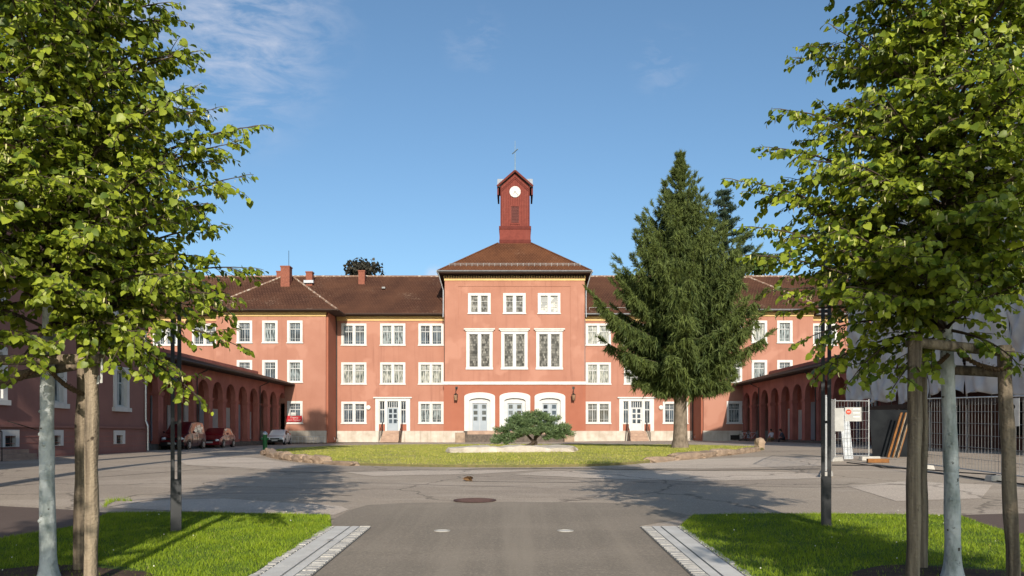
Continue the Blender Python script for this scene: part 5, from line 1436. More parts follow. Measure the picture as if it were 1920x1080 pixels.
# ------------------------------------------------------------------ parked cars
def car(name, label, cat, loc, rotz, paint, Ln, Wd, prof, cabin, wheel_r, axles, group='cars parked by the left arcade', lower=None):
    """local axes: front at -y. prof: (y, z low, z top, half width); cabin: (y, half width at the belt, z roof, half width at the roof)"""
    t = thing(name, label, cat, loc, group, rotz, local=True)
    m = MB()
    def loft(rings):
        i0 = len(m.v); n_ = len(rings[0])
        for r_ in rings: m.v += r_
        for k in range(len(rings) - 1):
            for j in range(n_):
                a = i0 + k * n_ + j; b = i0 + k * n_ + (j + 1) % n_
                m.f.append((a, b, b + n_, a + n_))
        m.f.append(tuple(i0 + j for j in reversed(range(n_)))); m.f.append(tuple(i0 + (len(rings) - 1) * n_ + j for j in range(n_)))
    rings = []
    for y, zl, zt, hw_ in prof:
        rings.append([(-hw_ * .93, y, zl), (-hw_, y, zl + (zt - zl) * .3), (-hw_ * .995, y, zl + (zt - zl) * .7), (-hw_ * .95, y, zt - .03), (-hw_ * .86, y, zt), (hw_ * .86, y, zt), (hw_ * .95, y, zt - .03), (hw_ * .995, y, zl + (zt - zl) * .7), (hw_, y, zl + (zt - zl) * .3), (hw_ * .93, y, zl)])
    loft(rings)
    def top_at(y):
        for k in range(len(prof) - 1):
            if prof[k][0] <= y <= prof[k + 1][0]:
                f = (y - prof[k][0]) / (prof[k + 1][0] - prof[k][0]); return prof[k][2] * (1 - f) + prof[k + 1][2] * f
        return prof[-1][2]
    rings = []
    for y, hb, zr_, hr in cabin:
        zb = top_at(y) - .05; zr_ = max(zr_, zb + .052)
        rings.append([(-hb, y, zb), (-(hb * .45 + hr * .55), y, zb + (zr_ - zb) * .55), (-hr, y, zr_ - .05 * (zr_ - zb)), (-hr * .85, y, zr_), (hr * .85, y, zr_), (hr, y, zr_ - .05 * (zr_ - zb)), (hb * .45 + hr * .55, y, zb + (zr_ - zb) * .55), (hb, y, zb)])
    loft(rings)
    body = m.build('body', paint, t, smooth=True)
    # glass: windscreen, rear window, side windows laid on the cabin
    def lerp(a, b, f): return Vector(a).lerp(Vector(b), f)
    c0, c1 = cabin[0], cabin[1]
    def frame_quad(k0, k1, f0, f1, s, u0, u1, push):
        ra, rb = rings[k0], rings[k1]
        idx = (0, 2) if s < 0 else (7, 5)
        out = []
        for f, u in ((f0, u0), (f1, u0), (f1, u1), (f0, u1)):
            lo = lerp(ra[idx[0]], rb[idx[0]], f); hi = lerp(ra[idx[1]], rb[idx[1]], f); p_ = lo.lerp(hi, u); p_.x += s * push; out.append(p_)
        return out
    m = MB(); r0, r1 = rings[0], rings[1]
    def screen(ra, rb, dy):
        q = [lerp(ra[0], rb[0], .1) + Vector((.10, dy, .0)), lerp(ra[7], rb[7], .1) + Vector((-.10, dy, 0)), lerp(ra[5], rb[5], .9) + Vector((-.08, dy, 0)), lerp(ra[2], rb[2], .9) + Vector((.08, dy, 0))]
        ins = [v + Vector((0, -dy * 1.5, -.02)) for v in q]
        m.hexa([q[0], q[1], ins[1], ins[0]], [q[3], q[2], ins[2], ins[3]])
    screen(r0, r1, -.035); m.build('windscreen', CARGLASS, t)
    m = MB(); screen(rings[-1], rings[-2], .035); m.build('rear_window', CARGLASS, t)
    nside = len(cabin) - 2
    for s in (-1, 1):
        for k in range(1, len(cabin) - 2):
            q = frame_quad(k, k + 1, .06, .94, s, .16, .88, .012)
            m = MB(); m.hexa(q, [v + Vector((-s * .03, 0, 0)) for v in q]); m.build('side_window', CARGLASS, t)
        q = frame_quad(0, 1, .45, .95, s, .16, .80, .014)
        m = MB(); m.hexa(q, [v + Vector((-s * .03, 0, 0)) for v in q]); m.build('side_window', CARGLASS, t)
    hw_ = Wd / 2
    for s in (-1, 1):
        for y in axles:
            m = MB(); m.disc((s * (hw_ - .04), y, wheel_r + .02), wheel_r + .065, (1, 0, 0), .10, 24); m.build('wheel_arch', BLACK, t)
            m = MB(); m.tube([(s * (hw_ - .20), y, wheel_r), (s * (hw_ - .17), y, wheel_r), (s * (hw_ - .01), y, wheel_r), (s * (hw_ + .015), y, wheel_r)], [wheel_r * .9, wheel_r, wheel_r, wheel_r * .9], 24)
            wh = m.build('wheel', RUBBER, t)
            m = MB(); m.disc((s * (hw_ + .012), y, wheel_r), wheel_r * .62, (1, 0, 0), .02, 20)
            for a in range(5): 
                an = a * 2 * math.pi / 5; m.bar((s * (hw_ + .024), y, wheel_r), (s * (hw_ + .02), y + math.cos(an) * wheel_r * .6, wheel_r + math.sin(an) * wheel_r * .6), .05, .05)
            m.build('rim', RIM, wh)
        m = MB(); m.ball((s * (prof[2][3] + .12), cabin[0][0] + .35, top_at(cabin[0][0] + .3) + .08), .1, 10, 6, (.9, .6, .75)); m.build('wing_mirror', paint, t, smooth=True)
        yf = prof[0][0]; zh = prof[1][2] - .14
        m = MB(); m.ball((s * (hw_ - .30), prof[1][0] + .02, zh), .14, 12, 8, (1.3, .75, .75)); m.build('headlight', HEADLIGHT, t, smooth=True)
        m = MB(); m.box(s * (hw_ - .17) - .07, s * (hw_ - .17) + .07, prof[-1][0] - .04, prof[-1][0] + .012, .75, 1.05); m.build('tail_light', TAILLIGHT, t)
        for y in (axles[0] + .55, axles[0] + 1.5):
            if s > 0 or True:
                m = MB(); m.box(s * (hw_ + .002) - .008, s * (hw_ + .002) + .008, y - .006, y + .006, .35, prof[3][2] - .06); m.build('door_gap', BLACK, t)
        m = MB(); m.box(s * (hw_ + .01) - .015, s * (hw_ + .01) + .015, axles[0] + 1.25, axles[0] + 1.42, prof[3][2] - .2, prof[3][2] - .165); m.build('door_handle', lower or paint, t)
    yf = prof[0][0]
    m = MB(); m.box(-hw_ * .9, hw_ * .9, yf - .03, yf + .25, .24, .50); m.build('front_bumper', lower or paint, t, bevel=.03)
    m = MB(); m.box(-hw_ * .9, hw_ * .9, prof[-1][0] - .2, prof[-1][0] + .03, .28, .55); m.build('rear_bumper', lower or paint, t, bevel=.03)
    m = MB(); m.box(-.42, .42, prof[1][0] - .055, prof[1][0] + .03, prof[1][2] - .20, prof[1][2] - .09); m.build('grille', BLACK, t)
    m = MB(); m.box(-.26, .26, yf - .045, yf - .031, .36, .47); m.build('number_plate', SIGNWHITE, t)
    return t
def ground_at(px, Y, z=None):
    x = xx(px, Y); return Vector((x, Y, float(g(x, Y))))
a = Vector((-22.25, 50.2, 0)); a.z = float(g(a.x, a.y))
car('van', 'dark red high roofed van parked nearest of the three cars, black nose to the camera', 'van', a, R(4), MAROON, 4.0, 1.68,
    [(-2.0, .24, .52, .70), (-1.93, .24, .86, .80), (-1.5, .22, 1.02, .835), (-.95, .22, 1.08, .84), (1.85, .24, 1.06, .84), (1.97, .3, 1.0, .80)],
    [(-1.2, .80, 1.08, .72), (-.45, .80, 1.80, .66), (.35, .80, 1.86, .67), (1.15, .80, 1.85, .67), (1.75, .80, 1.80, .66), (1.95, .78, 1.06, .72)], .31, (-1.3, 1.36), lower=BLACK)
a = Vector((-22.3, 56.0, 0)); a.z = float(g(a.x, a.y))
car('small_car', 'small bright red hatchback between the van and the white car', 'car', a, R(5), CARRED, 3.8, 1.66,
    [(-1.9, .22, .46, .70), (-1.84, .22, .70, .79), (-1.35, .2, .88, .825), (-.85, .2, .96, .83), (1.6, .22, .98, .83), (1.88, .3, .92, .78)],
    [(-1.05, .78, .97, .70), (-.3, .78, 1.44, .60), (.4, .78, 1.49, .61), (1.1, .78, 1.46, .60), (1.35, .78, 1.42, .59), (1.84, .76, .97, .68)], .29, (-1.2, 1.25))
a = Vector((-22.1, 70.0, 0)); a.z = float(g(a.x, a.y))
car('saloon_car', 'white compact car with black bumpers parked farthest, beside the green hydrant', 'car', a, R(7), CARWHITE, 4.1, 1.66,
    [(-2.05, .25, .50, .72), (-2.0, .25, .72, .80), (-1.4, .22, .86, .825), (-.85, .22, .93, .83), (1.75, .22, .95, .83), (2.03, .3, .88, .78)],
    [(-1.0, .78, .94, .70), (-.25, .78, 1.36, .60), (.45, .78, 1.42, .61), (1.2, .78, 1.40, .60), (1.45, .78, 1.36, .59), (1.95, .76, .94, .68)], .29, (-1.3, 1.25), lower=BLACK)

# ------------------------------------------------------------------ bicycles
def bicycle(loc, rotz, label, lean=.12):
    t = thing('bicycle', label, 'bicycle', loc, 'bicycles leaning by the building', rotz, local=True)
    for y in (-.52, .52):
        m = MB(); pts = [(0, y + .33 * math.cos(a), .34 + .33 * math.sin(a)) for a in np.linspace(0, 2 * math.pi, 25)]
        m.tube(pts, .018, 6, cap=False)
        for a in np.linspace(0, math.pi, 7)[:-1]: m.tube([(0, y + .32 * math.cos(a), .34 + .32 * math.sin(a)), (0, y - .32 * math.cos(a), .34 - .32 * math.sin(a))], .004, 4)
        m.build('wheel', RUBBER, t)
    m = MB()
    A_, B_, C_, D_, E_ = (0, .52, .34), (0, .05, .30), (0, .18, .82), (0, -.36, .84), (0, -.52, .34)
    for a, b in ((A_, B_), (A_, C_), (B_, C_), (C_, D_), (B_, D_), (D_, E_)): m.tube([a, b], .018, 6)
    m.build('frame', GALV, t)
    m = MB(); m.tube([(0, -.36, .84), (0, -.38, 1.0), (-.26, -.32, 1.02)], .014, 6); m.tube([(0, -.38, 1.0), (.26, -.32, 1.02)], .014, 6); m.build('handlebar', IRON, t)
    m = MB(); m.tube([(0, .18, .82), (0, .2, .92)], .014, 6); m.ball((0, .22, .95), .12, 8, 5, (.6, 1.1, .3)); m.build('saddle', BLACK, t)
for px, Y, rz, lab in ((1395, 73.5, .5, 'bicycle by the first arch of the right arcade, nearest the school'), (1411, 72.0, 1.2, 'pale bicycle by the second pier of the right arcade'), (619, 79.0, 1.45, 'bicycle parked in the corner between left pavilion and wing'), (1311, 78.9, 1.4, 'bicycle parked in the corner between right pavilion and wing')):
    x = xx(px, Y); bicycle((x, Y, float(g(x, Y))), rz, lab)

# ------------------------------------------------------------------ two people sitting on the arcade step
def person(loc, rotz, label, shirt, trousers, lean):
    t = thing('person', label, 'person', loc, None, rotz, local=True)
    J = dict(pel=(0, 0, .50), chest=(0, -.06 - lean, .92), neck=(0, -.08 - lean * 1.4, 1.06), head=(0, -.12 - lean * 1.6, 1.22), top=(0, -.12 - lean * 1.6, 1.31),
             ls=(-.18, -.06 - lean, .98), le=(-.24, -.18 - lean, .74), lw=(-.13, -.40, .62), lh=(-.10, -.47, .60),
             rs=(.18, -.06 - lean, .98), re=(.24, -.16 - lean, .74), rw=(.14, -.38, .63), rh=(.11, -.46, .60),
             lhip=(-.1, -.02, .49), lk=(-.13, -.45, .52), la=(-.13, -.46, .09), lf=(-.14, -.63, .04),
             rhip=(.1, -.02, .49), rk=(.14, -.46, .52), ra=(.15, -.52, .09), rf=(.16, -.69, .04))
    rad = dict(pel=.15, chest=.15, neck=.06, head=.095, top=.07, ls=.07, le=.045, lw=.032, lh=.035, rs=.07, re=.045, rw=.032, rh=.035, lhip=.10, lk=.065, la=.045, lf=.04, rhip=.10, rk=.065, ra=.045, rf=.04)
    E_ = [('pel', 'chest'), ('chest', 'neck'), ('neck', 'head'), ('head', 'top'), ('chest', 'ls'), ('ls', 'le'), ('le', 'lw'), ('lw', 'lh'), ('chest', 'rs'), ('rs', 're'), ('re', 'rw'), ('rw', 'rh'),
          ('pel', 'lhip'), ('lhip', 'lk'), ('lk', 'la'), ('la', 'lf'), ('pel', 'rhip'), ('rhip', 'rk'), ('rk', 'ra'), ('ra', 'rf')]
    names = list(J)
    me = bpy.data.meshes.new('tmp'); me.from_pydata([J[k] for k in names], [(names.index(a), names.index(b)) for a, b in E_], [])
    o = bpy.data.objects.new('tmp', me); COL.objects.link(o)
    sk = o.modifiers.new('skin', 'SKIN'); ss = o.modifiers.new('sub', 'SUBSURF'); ss.levels = 2; ss.render_levels = 2
    for k, nme in enumerate(names):
        me.skin_vertices[0].data[k].radius = (rad[nme], rad[nme] * (.8 if nme in ('chest', 'pel') else 1)); me.skin_vertices[0].data[k].use_root = (k == 0)
    dg = bpy.context.evaluated_depsgraph_get(); bm_ = bpy.data.meshes.new_from_object(o.evaluated_get(dg))
    bpy.data.objects.remove(o)
    bm_.name = 'person_body'; bm_.materials.clear()
    for mt in (SKIN, shirt, trousers, BLACK): bm_.materials.append(mt)
    for p_ in bm_.polygons:
        c = p_.center
        if c.z > 1.06: i = 0
        elif c.z < .09 and c.y < -.40: i = 3
        elif abs(c.x) < .19 and c.y < -.37 and c.z > .58: i = 0
        elif c.z < .60: i = 2
        else: i = 1
        p_.material_index = i; p_.use_smooth = True
    q = bpy.data.objects.new('body', bm_); COL.objects.link(q); q.parent = t
    hx = Vector(J['head'])
    m = MB(); m.ball((hx.x, hx.y + .025, hx.z + .045), .115, 12, 8, (.95, 1, 1)); m.ball((hx.x, hx.y + .06, hx.z - .05), .09, 10, 6); m.build('hair', HAIR, t, smooth=True)
    m = MB(); m.ball((hx.x, hx.y - .105, hx.z - .01), .018, 6, 4, (.8, 1.2, 1.2)); m.build('nose', SKIN, t)
    m = MB()
    for s in (-1, 1): m.ball((hx.x + s * .035, hx.y - .09, hx.z + .015), .011, 6, 4)
    m.build('eyes', BLACK, t)
    hd = MB()
    for s in (-1, 1):
        h0 = Vector(J['lh'] if s < 0 else J['rh'])
        for k in range(4): hd.tube([h0 + Vector((s * (-.02 + .016 * k), -.02, -.005)), h0 + Vector((s * (-.02 + .016 * k), -.06, -.012)), h0 + Vector((s * (-.02 + .016 * k), -.075 - .006 * (k in (1, 2)), -.04))], [.009, .008, .006], 5)
        hd.tube([h0 + Vector((-s * .03, 0, 0)), h0 + Vector((-s * .055, -.03, -.01))], [.01, .008], 5)
    hd.build('fingers', SKIN, t)
    return t
person((22.85, 66.2, .70), R(-60), 'seated person in pale shirt and khaki trousers in the right arcade', CLOTH_PALE, CLOTH_KHAKI, .05)
person((22.85, 63.2, .70), R(-95), 'seated person in dark slate jacket bending forward in the right arcade', CLOTH_DARK, CLOTH_BLACK, .16)

# ------------------------------------------------------------------ trees
LEAF_T = np.array([(0, .04, 0), (-.26, -.06, .03), (-.47, .22, .08), (-.40, .60, .07), (0, 1.02, -.14), (.40, .60, .07), (.47, .22, .08), (.26, -.06, .03), (0, .5, .0)])
LEAF_F = np.array([(0, 8, 2, 1), (8, 4, 3, 2), (0, 7, 6, 8), (8, 6, 5, 4)])
def norm(a): return a / np.maximum(np.linalg.norm(a, axis=-1, keepdims=True), 1e-9)
def leaves_mesh(name, pos, axis, normal, size, tint, mat, templ=LEAF_T, faces=LEAF_F, width=1.0):
    y = norm(axis); z = norm(normal - y * (normal * y).sum(-1, keepdims=True)); x = np.cross(y, z)
    T = templ * np.array([width, 1, 1])
    v = pos[:, None, :] + size[:, None, None] * (T[None, :, 0:1] * x[:, None] + T[None, :, 1:2] * y[:, None] + T[None, :, 2:3] * z[:, None])
    n_, k = len(pos), len(T)
    f = (np.arange(n_) * k)[:, None, None] + faces[None]
    return np_mesh(name, v.reshape(-1, 3), f.reshape(-1, faces.shape[1]), mat, np.repeat(tint, k))
def bez(a, b, c, n_):
    t = np.linspace(0, 1, n_)[:, None]
    return (1 - t) ** 2 * a + 2 * t * (1 - t) * b + t * t * c

def lime_tree(name, label, base, targets, seed, H=7.5, rbase=.078, nmain=150, group='young lime trees along the drive', keep=None, lean=0.0):
    r_ = np.random.default_rng(seed)
    base = np.array(base, float)
    t = thing(name, label, 'tree', tuple(base), group, local=True)
    tr = MB()
    def axis_pt(h): return np.array([lean * h + .035 * math.sin(h * 1.1 + seed), .03 * math.sin(h * .9 + 2 * seed), h])
    hs = np.concatenate([[-.15, 0, .06, .14, .24], np.linspace(.4, H - .25, 24)])
    split = 2.75
    rad = lambda h: max(.012, rbase * (1 + .55 * math.exp(-max(h, 0) / .09)) * (1 - max(0, h) / (H + .3)) ** .75 + .004 * math.sin(h * 9 + seed))
    lo = [h for h in hs if h < split] + [split]
    tr.tube([axis_pt(h) for h in lo], [rad(h) for h in lo], 16)
    for _ in range(7):                           # pruning knots
        h = r_.uniform(.4, 2.6); a = r_.uniform(-2.6, -.5); p = axis_pt(h) + np.array([math.cos(a), math.sin(a), 0]) * rad(h) * .96
        tr.ball(tuple(p), r_.uniform(.012, .02), 7, 5, (1, 1, 1.2))
    tr.build('trunk', BARK_WHITE, t, smooth=True)
    lb = MB()
    hi = [split] + [h for h in hs if h > split]
    lb.tube([axis_pt(h) for h in hi], [rad(h) * .98 for h in hi], 10)
    mains = []
    for T in targets:                            # long shoots that make the outline
        tip = np.array(T[:3]) - base
        hgt = tip[2] - T[3] if len(T) > 3 else tip[2] - .42 * np.linalg.norm(tip[:2])
        hgt = float(np.clip(hgt, 2.5, H - .8))
        mains.append((axis_pt(hgt), tip, 1.0))
    ga = r_.uniform(0, 6.28)
    for k in range(nmain):
        h = 2.72 + (H - 3.22) * ((k + r_.uniform(0, 1)) / nmain) ** 1.2
        ga += 2.39996 + r_.normal(0, .25)
        Rm = np.interp(h, [1.9, 2.5, 3.2, 4.2, 5.2, 6.0, 6.8, H], [1.15, 1.5, 1.75, 1.68, 1.36, 1.05, .6, .2]) * r_.uniform(.62, 1.04)
        rise = Rm * np.interp(h, [2.7, 3.2, 5, 7], [.16, .26, .55, .9]) + r_.normal(0, .1)
        p0 = axis_pt(h); mains.append((p0, p0 + np.array([math.cos(ga) * Rm, math.sin(ga) * Rm, rise]), .9))
    P_, A_, N_, S_, = [], [], [], []
    for p0, tip, sc in mains:
        d = tip - p0; Ln = np.linalg.norm(d)
        mid = p0 + d * .5 + np.array([0, 0, .16 * Ln]) + r_.normal(0, .05, 3)
        C = bez(p0, mid, tip, 12)
        lb.tube([tuple(c) for c in C], list(np.linspace(.012 + .007 * Ln, .003, 12)), 5)
        ns = max(4, int(Ln / .105))
        for i in range(ns):
            u = .16 + .84 * (i + r_.uniform(0, .8)) / ns
            u = min(u, .995); k = u * 11; k0 = int(k); c = C[k0] + (C[min(k0 + 1, 11)] - C[k0]) * (k - k0)
            tg = norm(C[min(k0 + 1, 11)] - C[max(k0 - 1, 0)])
            sd = norm(np.cross(tg, [0, 0, 1.0])) * (1 if i % 2 else -1)
            dr = norm(tg * r_.uniform(.5, .9) + sd * r_.uniform(.35, .95) + np.array([0, 0, r_.uniform(-.75, .5)]) + r_.normal(0, .15, 3))
            l2 = (.16 + .40 * (1 - u) ** .7) * r_.uniform(.7, 1.25) * min(1, .55 + Ln * .3)
            if u > .93: dr, l2 = norm(tg + r_.normal(0, .12, 3)), .16
            end = c + dr * l2 + np.array([0, 0, -.10 * l2])
            Q = bez(c, c + dr * l2 * .55 + np.array([0, 0, .05 * l2]), end, 6)
            lb.tube([tuple(q) for q in Q[::2]] + [tuple(Q[-1])], [.005, .004, .003, .002], 3, cap=False)
            nl = max(4, int(l2 / .0215))
            for j in range(nl):
                v = (j + r_.uniform(.2, .8)) / nl; v = min(v, .99); kk = v * 5; q0 = int(kk); q = Q[q0] + (Q[q0 + 1] - Q[q0]) * (kk - q0)
                tq = norm(Q[q0 + 1] - Q[q0]); sq = norm(np.cross(tq, [0, 0, 1.0])) * (1 if j % 2 else -1)
                ax = norm(tq * r_.uniform(.2, .7) + sq * r_.uniform(.4, 1.0) + np.array([0, 0, r_.uniform(-1.0, -.1)]) + r_.normal(0, .15, 3))
                outw = np.array([q[0], q[1], 0]); outw = outw / (np.linalg.norm(outw) + 1e-6)
                nn = np.array([0, 0, .65]) + outw * .55 + r_.normal(0, .58, 3)
                P_.append(q + ax * .025); A_.append(ax); N_.append(nn); S_.append(r_.uniform(.040, .084) * (1.0 if u < .9 else .85))
    P_, A_, N_, S_ = map(np.array, (P_, A_, N_, S_))
    lb.build('limbs', BARK, t, smooth=True)
    ti = np.clip(r_.beta(1.5, 1.5, len(P_)), 0, .97)
    # bracts: narrow pale wings hanging among the leaves
    br = r_.random(len(P_)) < .07
    ti[br] = 1.0; A_[br] = norm(A_[br] * .3 + np.array([0, 0, -1.0]))
    me = leaves_mesh('crown', P_[~br], A_[~br], N_[~br], S_[~br], ti[~br], LIME_LEAF)
    link_mesh('crown', me, t)
    link_mesh('bracts', leaves_mesh('bracts', P_[br], A_[br], N_[br], S_[br] * .8, ti[br], LIME_LEAF, width=.26), t)
    return t, len(P_)
def tg(px, py, Y): p = P(px, py, Y); return (p.x, p.y, p.z)
left_targets = [tg(486, 236, 7.4), tg(440, 268, 7.2), tg(457, 330, 7.15), tg(420, 300, 7.6), tg(372, 96, 7.4), tg(402, 205, 7.8), tg(412, 425, 7.3), tg(474, 503, 7.2), tg(447, 560, 7.0), tg(430, 590, 7.5),
                tg(462, 655, 7.1) + (.25,), tg(378, 750, 7.05) + (-.35,), tg(318, 4, 7.5), tg(345, 40, 7.9), tg(318, 690, 6.8) + (-.2,), tg(275, 640, 6.6) + (0,), tg(22, 705, 6.7) + (-.4,), tg(-30, 660, 6.6) + (-.3,), tg(390, 380, 6.9), tg(360, 170, 6.8), tg(350, 520, 6.6),
                tg(230, 120, 6.6), tg(120, 60, 6.4), tg(60, 300, 6.2), tg(200, 400, 6.1), tg(310, 300, 6.4), tg(120, 520, 6.1), tg(-60, 420, 6.6), tg(-120, 200, 7.2), tg(-150, 560, 7.2)]
right_targets = [tg(1378, 338, 7.3), tg(1410, 360, 7.5), tg(1463, 205, 7.5), tg(1440, 276, 7.25), tg(1555, 235, 7.2), tg(1628, 2, 7.6), tg(1592, 128, 7.5), tg(1598, 190, 7.3), tg(1408, 478, 7.4), tg(1396, 425, 7.2), tg(1452, 545, 7.2),
                 tg(1500, 640, 7.1) + (.2,), tg(1592, 718, 7.2) + (-.1,), tg(1672, 730, 7.0) + (-.5,), tg(1530, 690, 7.4) + (0,), tg(1470, 585, 7.6), tg(1620, 60, 7.0), tg(1915, 690, 6.9) + (-.3,), tg(1650, 330, 6.5), tg(1700, 450, 6.2), tg(1560, 420, 6.5),
                 tg(1750, 120, 6.4), tg(1850, 250, 6.2), tg(1900, 400, 6.3), tg(1850, 560, 6.2), tg(1600, 560, 6.5), tg(2000, 300, 7.2), tg(2050, 500, 7.0), tg(1700, 20, 6.8)]
lt, n1 = lime_tree('lime_tree', 'young lime tree with limewashed trunk tied to stakes, left of the drive', LT, left_targets, 3)
rt, n2 = lime_tree('lime_tree', 'young lime tree with limewashed trunk tied to stakes, right of the drive', RT, right_targets, 8)
print('lime leaves', n1, n2)
# the next pair of the same avenue, behind the camera, whose shade falls on the near lawns
def copy_tree(o, parent=None):
    c = o.copy(); COL.objects.link(c)
    if parent: c.parent = parent
    for ch in list(o.children): copy_tree(ch, c)
    return c
for src, x, y, lab in ((lt, -4.75, -1.3, 'left lime tree of the avenue behind the viewer, out of view'), (rt, 4.75, -1.5, 'right lime tree of the avenue behind the viewer, out of view')):
    c = copy_tree(src); c.location = (x, y, float(g(x, y))); c.rotation_euler = (0, 0, 2.3); c['label'] = lab

# stakes and crossbars around the limes
def stake_frame(label, base, posts, hgt, ties, bars):
    t = thing('tree_stakes', label, 'tree stakes', tuple(base), 'stake frames holding the young limes')
    tops = []
    for (x, y, tx, ty, h_) in posts:
        z = float(g(x, y)); m = MB()
        n_ = 9
        pts = [Vector((x + (tx - x) * k / n_ + .006 * math.sin(k * 1.7 + x), y + (ty - y) * k / n_, z - .15 + (h_ + .15) * k / n_)) for k in range(n_ + 1)]
        m.tube(pts, [.062 + .004 * math.sin(k * 2.1 + y) for k in range(n_ + 1)], 14); m.build('stake_post', WOOD, t, smooth=True)
        tops.append(pts[-1])
    for i, j, dz, ex in bars:
        a, b = tops[i].copy(), tops[j].copy(); a.z -= dz; b.z -= dz; d = (b - a).normalized() * ex
        m = MB(); m.tube([a - d, b + d], .05, 12); m.build('crossbar', WOOD, t, smooth=True)
    for (a, b, rd) in ties:
        a, b = Vector(a), Vector(b); m = MB(); n_ = 40
        for ph in (0, math.pi):
            m.tube([a.lerp(b, k / n_) + Vector((0, math.cos(k * 1.1 + ph), math.sin(k * 1.1 + ph))) * rd * .5 + Vector((0, 0, -.05 * math.sin(math.pi * k / n_))) for k in range(n_ + 1)], rd * .62, 5)
        for q in range(14):
            p = a.lerp(b, random.uniform(.4, 1)); m.tube([p, p + Vector((random.uniform(-.04, .04), random.uniform(-.03, .03), random.uniform(-.07, .02)))], .002, 3)
        m.build('rope_tie', ROPE, t)
    return t
X = lambda px, Y: (px - CX) * Y / F
zt_ = lambda py, Y: EYE - (py - CY) * Y / F
gL = float(g(LT.x, LT.y)); top_l = zt_(672, 7.25) - float(g(-4, 7.25))
sfl = stake_frame('wooden stake frame with crossbar round the left lime trunk', LT,
            [(X(171, 7.2), 7.2, X(172, 7.2), 7.2, top_l), (X(148, 7.85), 7.85, X(157, 7.85), 7.85, top_l + .22), (X(-60, 7.4), 7.4, X(-52, 7.4), 7.4, top_l)], 2, 
            [((LT.x + .02, 7.42, zt_(684, 7.4)), (X(158, 7.8), 7.78, zt_(738, 7.8)), .028), ((LT.x - .02, 7.45, zt_(684, 7.4)), (X(-52, 7.4), 7.4, zt_(735, 7.4)), .028)],
            [(0, 2, .01, .12), (1, 2, .24, .08), (0, 1, .06, .05)])
m = MB()
for px, y0, y1 in ((190, 672, 718), (183.5, 704, 720)):
    a = P(px + 1, y0, 7.1); b = P(px - .5, y1, 7.12); m.hexa([b + Vector((-.012, 0, 0)), b + Vector((.010, .004, 0)), b + Vector((.010, .008, 0)), b + Vector((-.012, .004, 0))], [a + Vector((-.006, 0, 0)), a + Vector((.008, .004, 0)), a + Vector((.008, .008, 0)), a + Vector((-.006, .004, 0))])
m.build('white_strip', SIGNWHITE, sfl)
top_r = zt_(650, 7.1) - float(g(4, 7.1))
stake_frame('wooden stake frame with crossbar and rope round the right lime trunk', RT,
            [(X(1711, 7.1), 7.1, X(1716, 7.1), 7.1, top_r + .1), (X(1728, 7.95), 7.95, X(1727, 7.95), 7.95, top_r + .1), (X(1902, 7.2), 7.2, X(1882, 7.2), 7.2, top_r + .02)], 2,
            [((RT.x + .05, 7.42, zt_(662, 7.4)), (X(1884, 7.2), 7.14, zt_(694, 7.2)), .026), ((RT.x - .05, 7.42, zt_(664, 7.4)), (X(1722, 7.6), 7.6, zt_(690, 7.6)), .026)],
            [(0, 2, .06, .07), (1, 2, .26, .05), (0, 1, .12, .05)])

# ---- spruce on the island
def conifer_sprays(name, P_, D_, S_, tint, mat, r_, per=7, spread=.45, wid=.13):
    """shaggy hanging sprays: each a bunch of slim pointed blades around a hanging axis"""
    n_ = len(P_)
    Pk = np.repeat(P_, per, 0); Dk = np.repeat(D_, per, 0); Sk = np.repeat(S_, per)
    u = r_.uniform(0, 1, len(Pk))[:, None]
    st = Pk + Dk * Sk[:, None] * u * .75
    ax = norm(Dk + r_.normal(0, spread, (len(Pk), 3)))
    ln = Sk * r_.uniform(.35, .7, len(Pk))
    sd = norm(np.cross(ax, r_.normal(0, 1, (len(Pk), 3))))
    w_ = (ln * wid * r_.uniform(.7, 1.3, len(Pk)))[:, None]
    a = st - sd * w_; b = st + sd * w_; c = st + ax * ln[:, None]
    v = np.stack([a, b, c], 1).reshape(-1, 3)
    ti = np.clip(np.repeat(tint, per) + r_.normal(0, .12, len(Pk)), 0, .97)
    return np_mesh(name, v, np.arange(len(v)).reshape(-1, 3), mat, np.repeat(ti, 3))
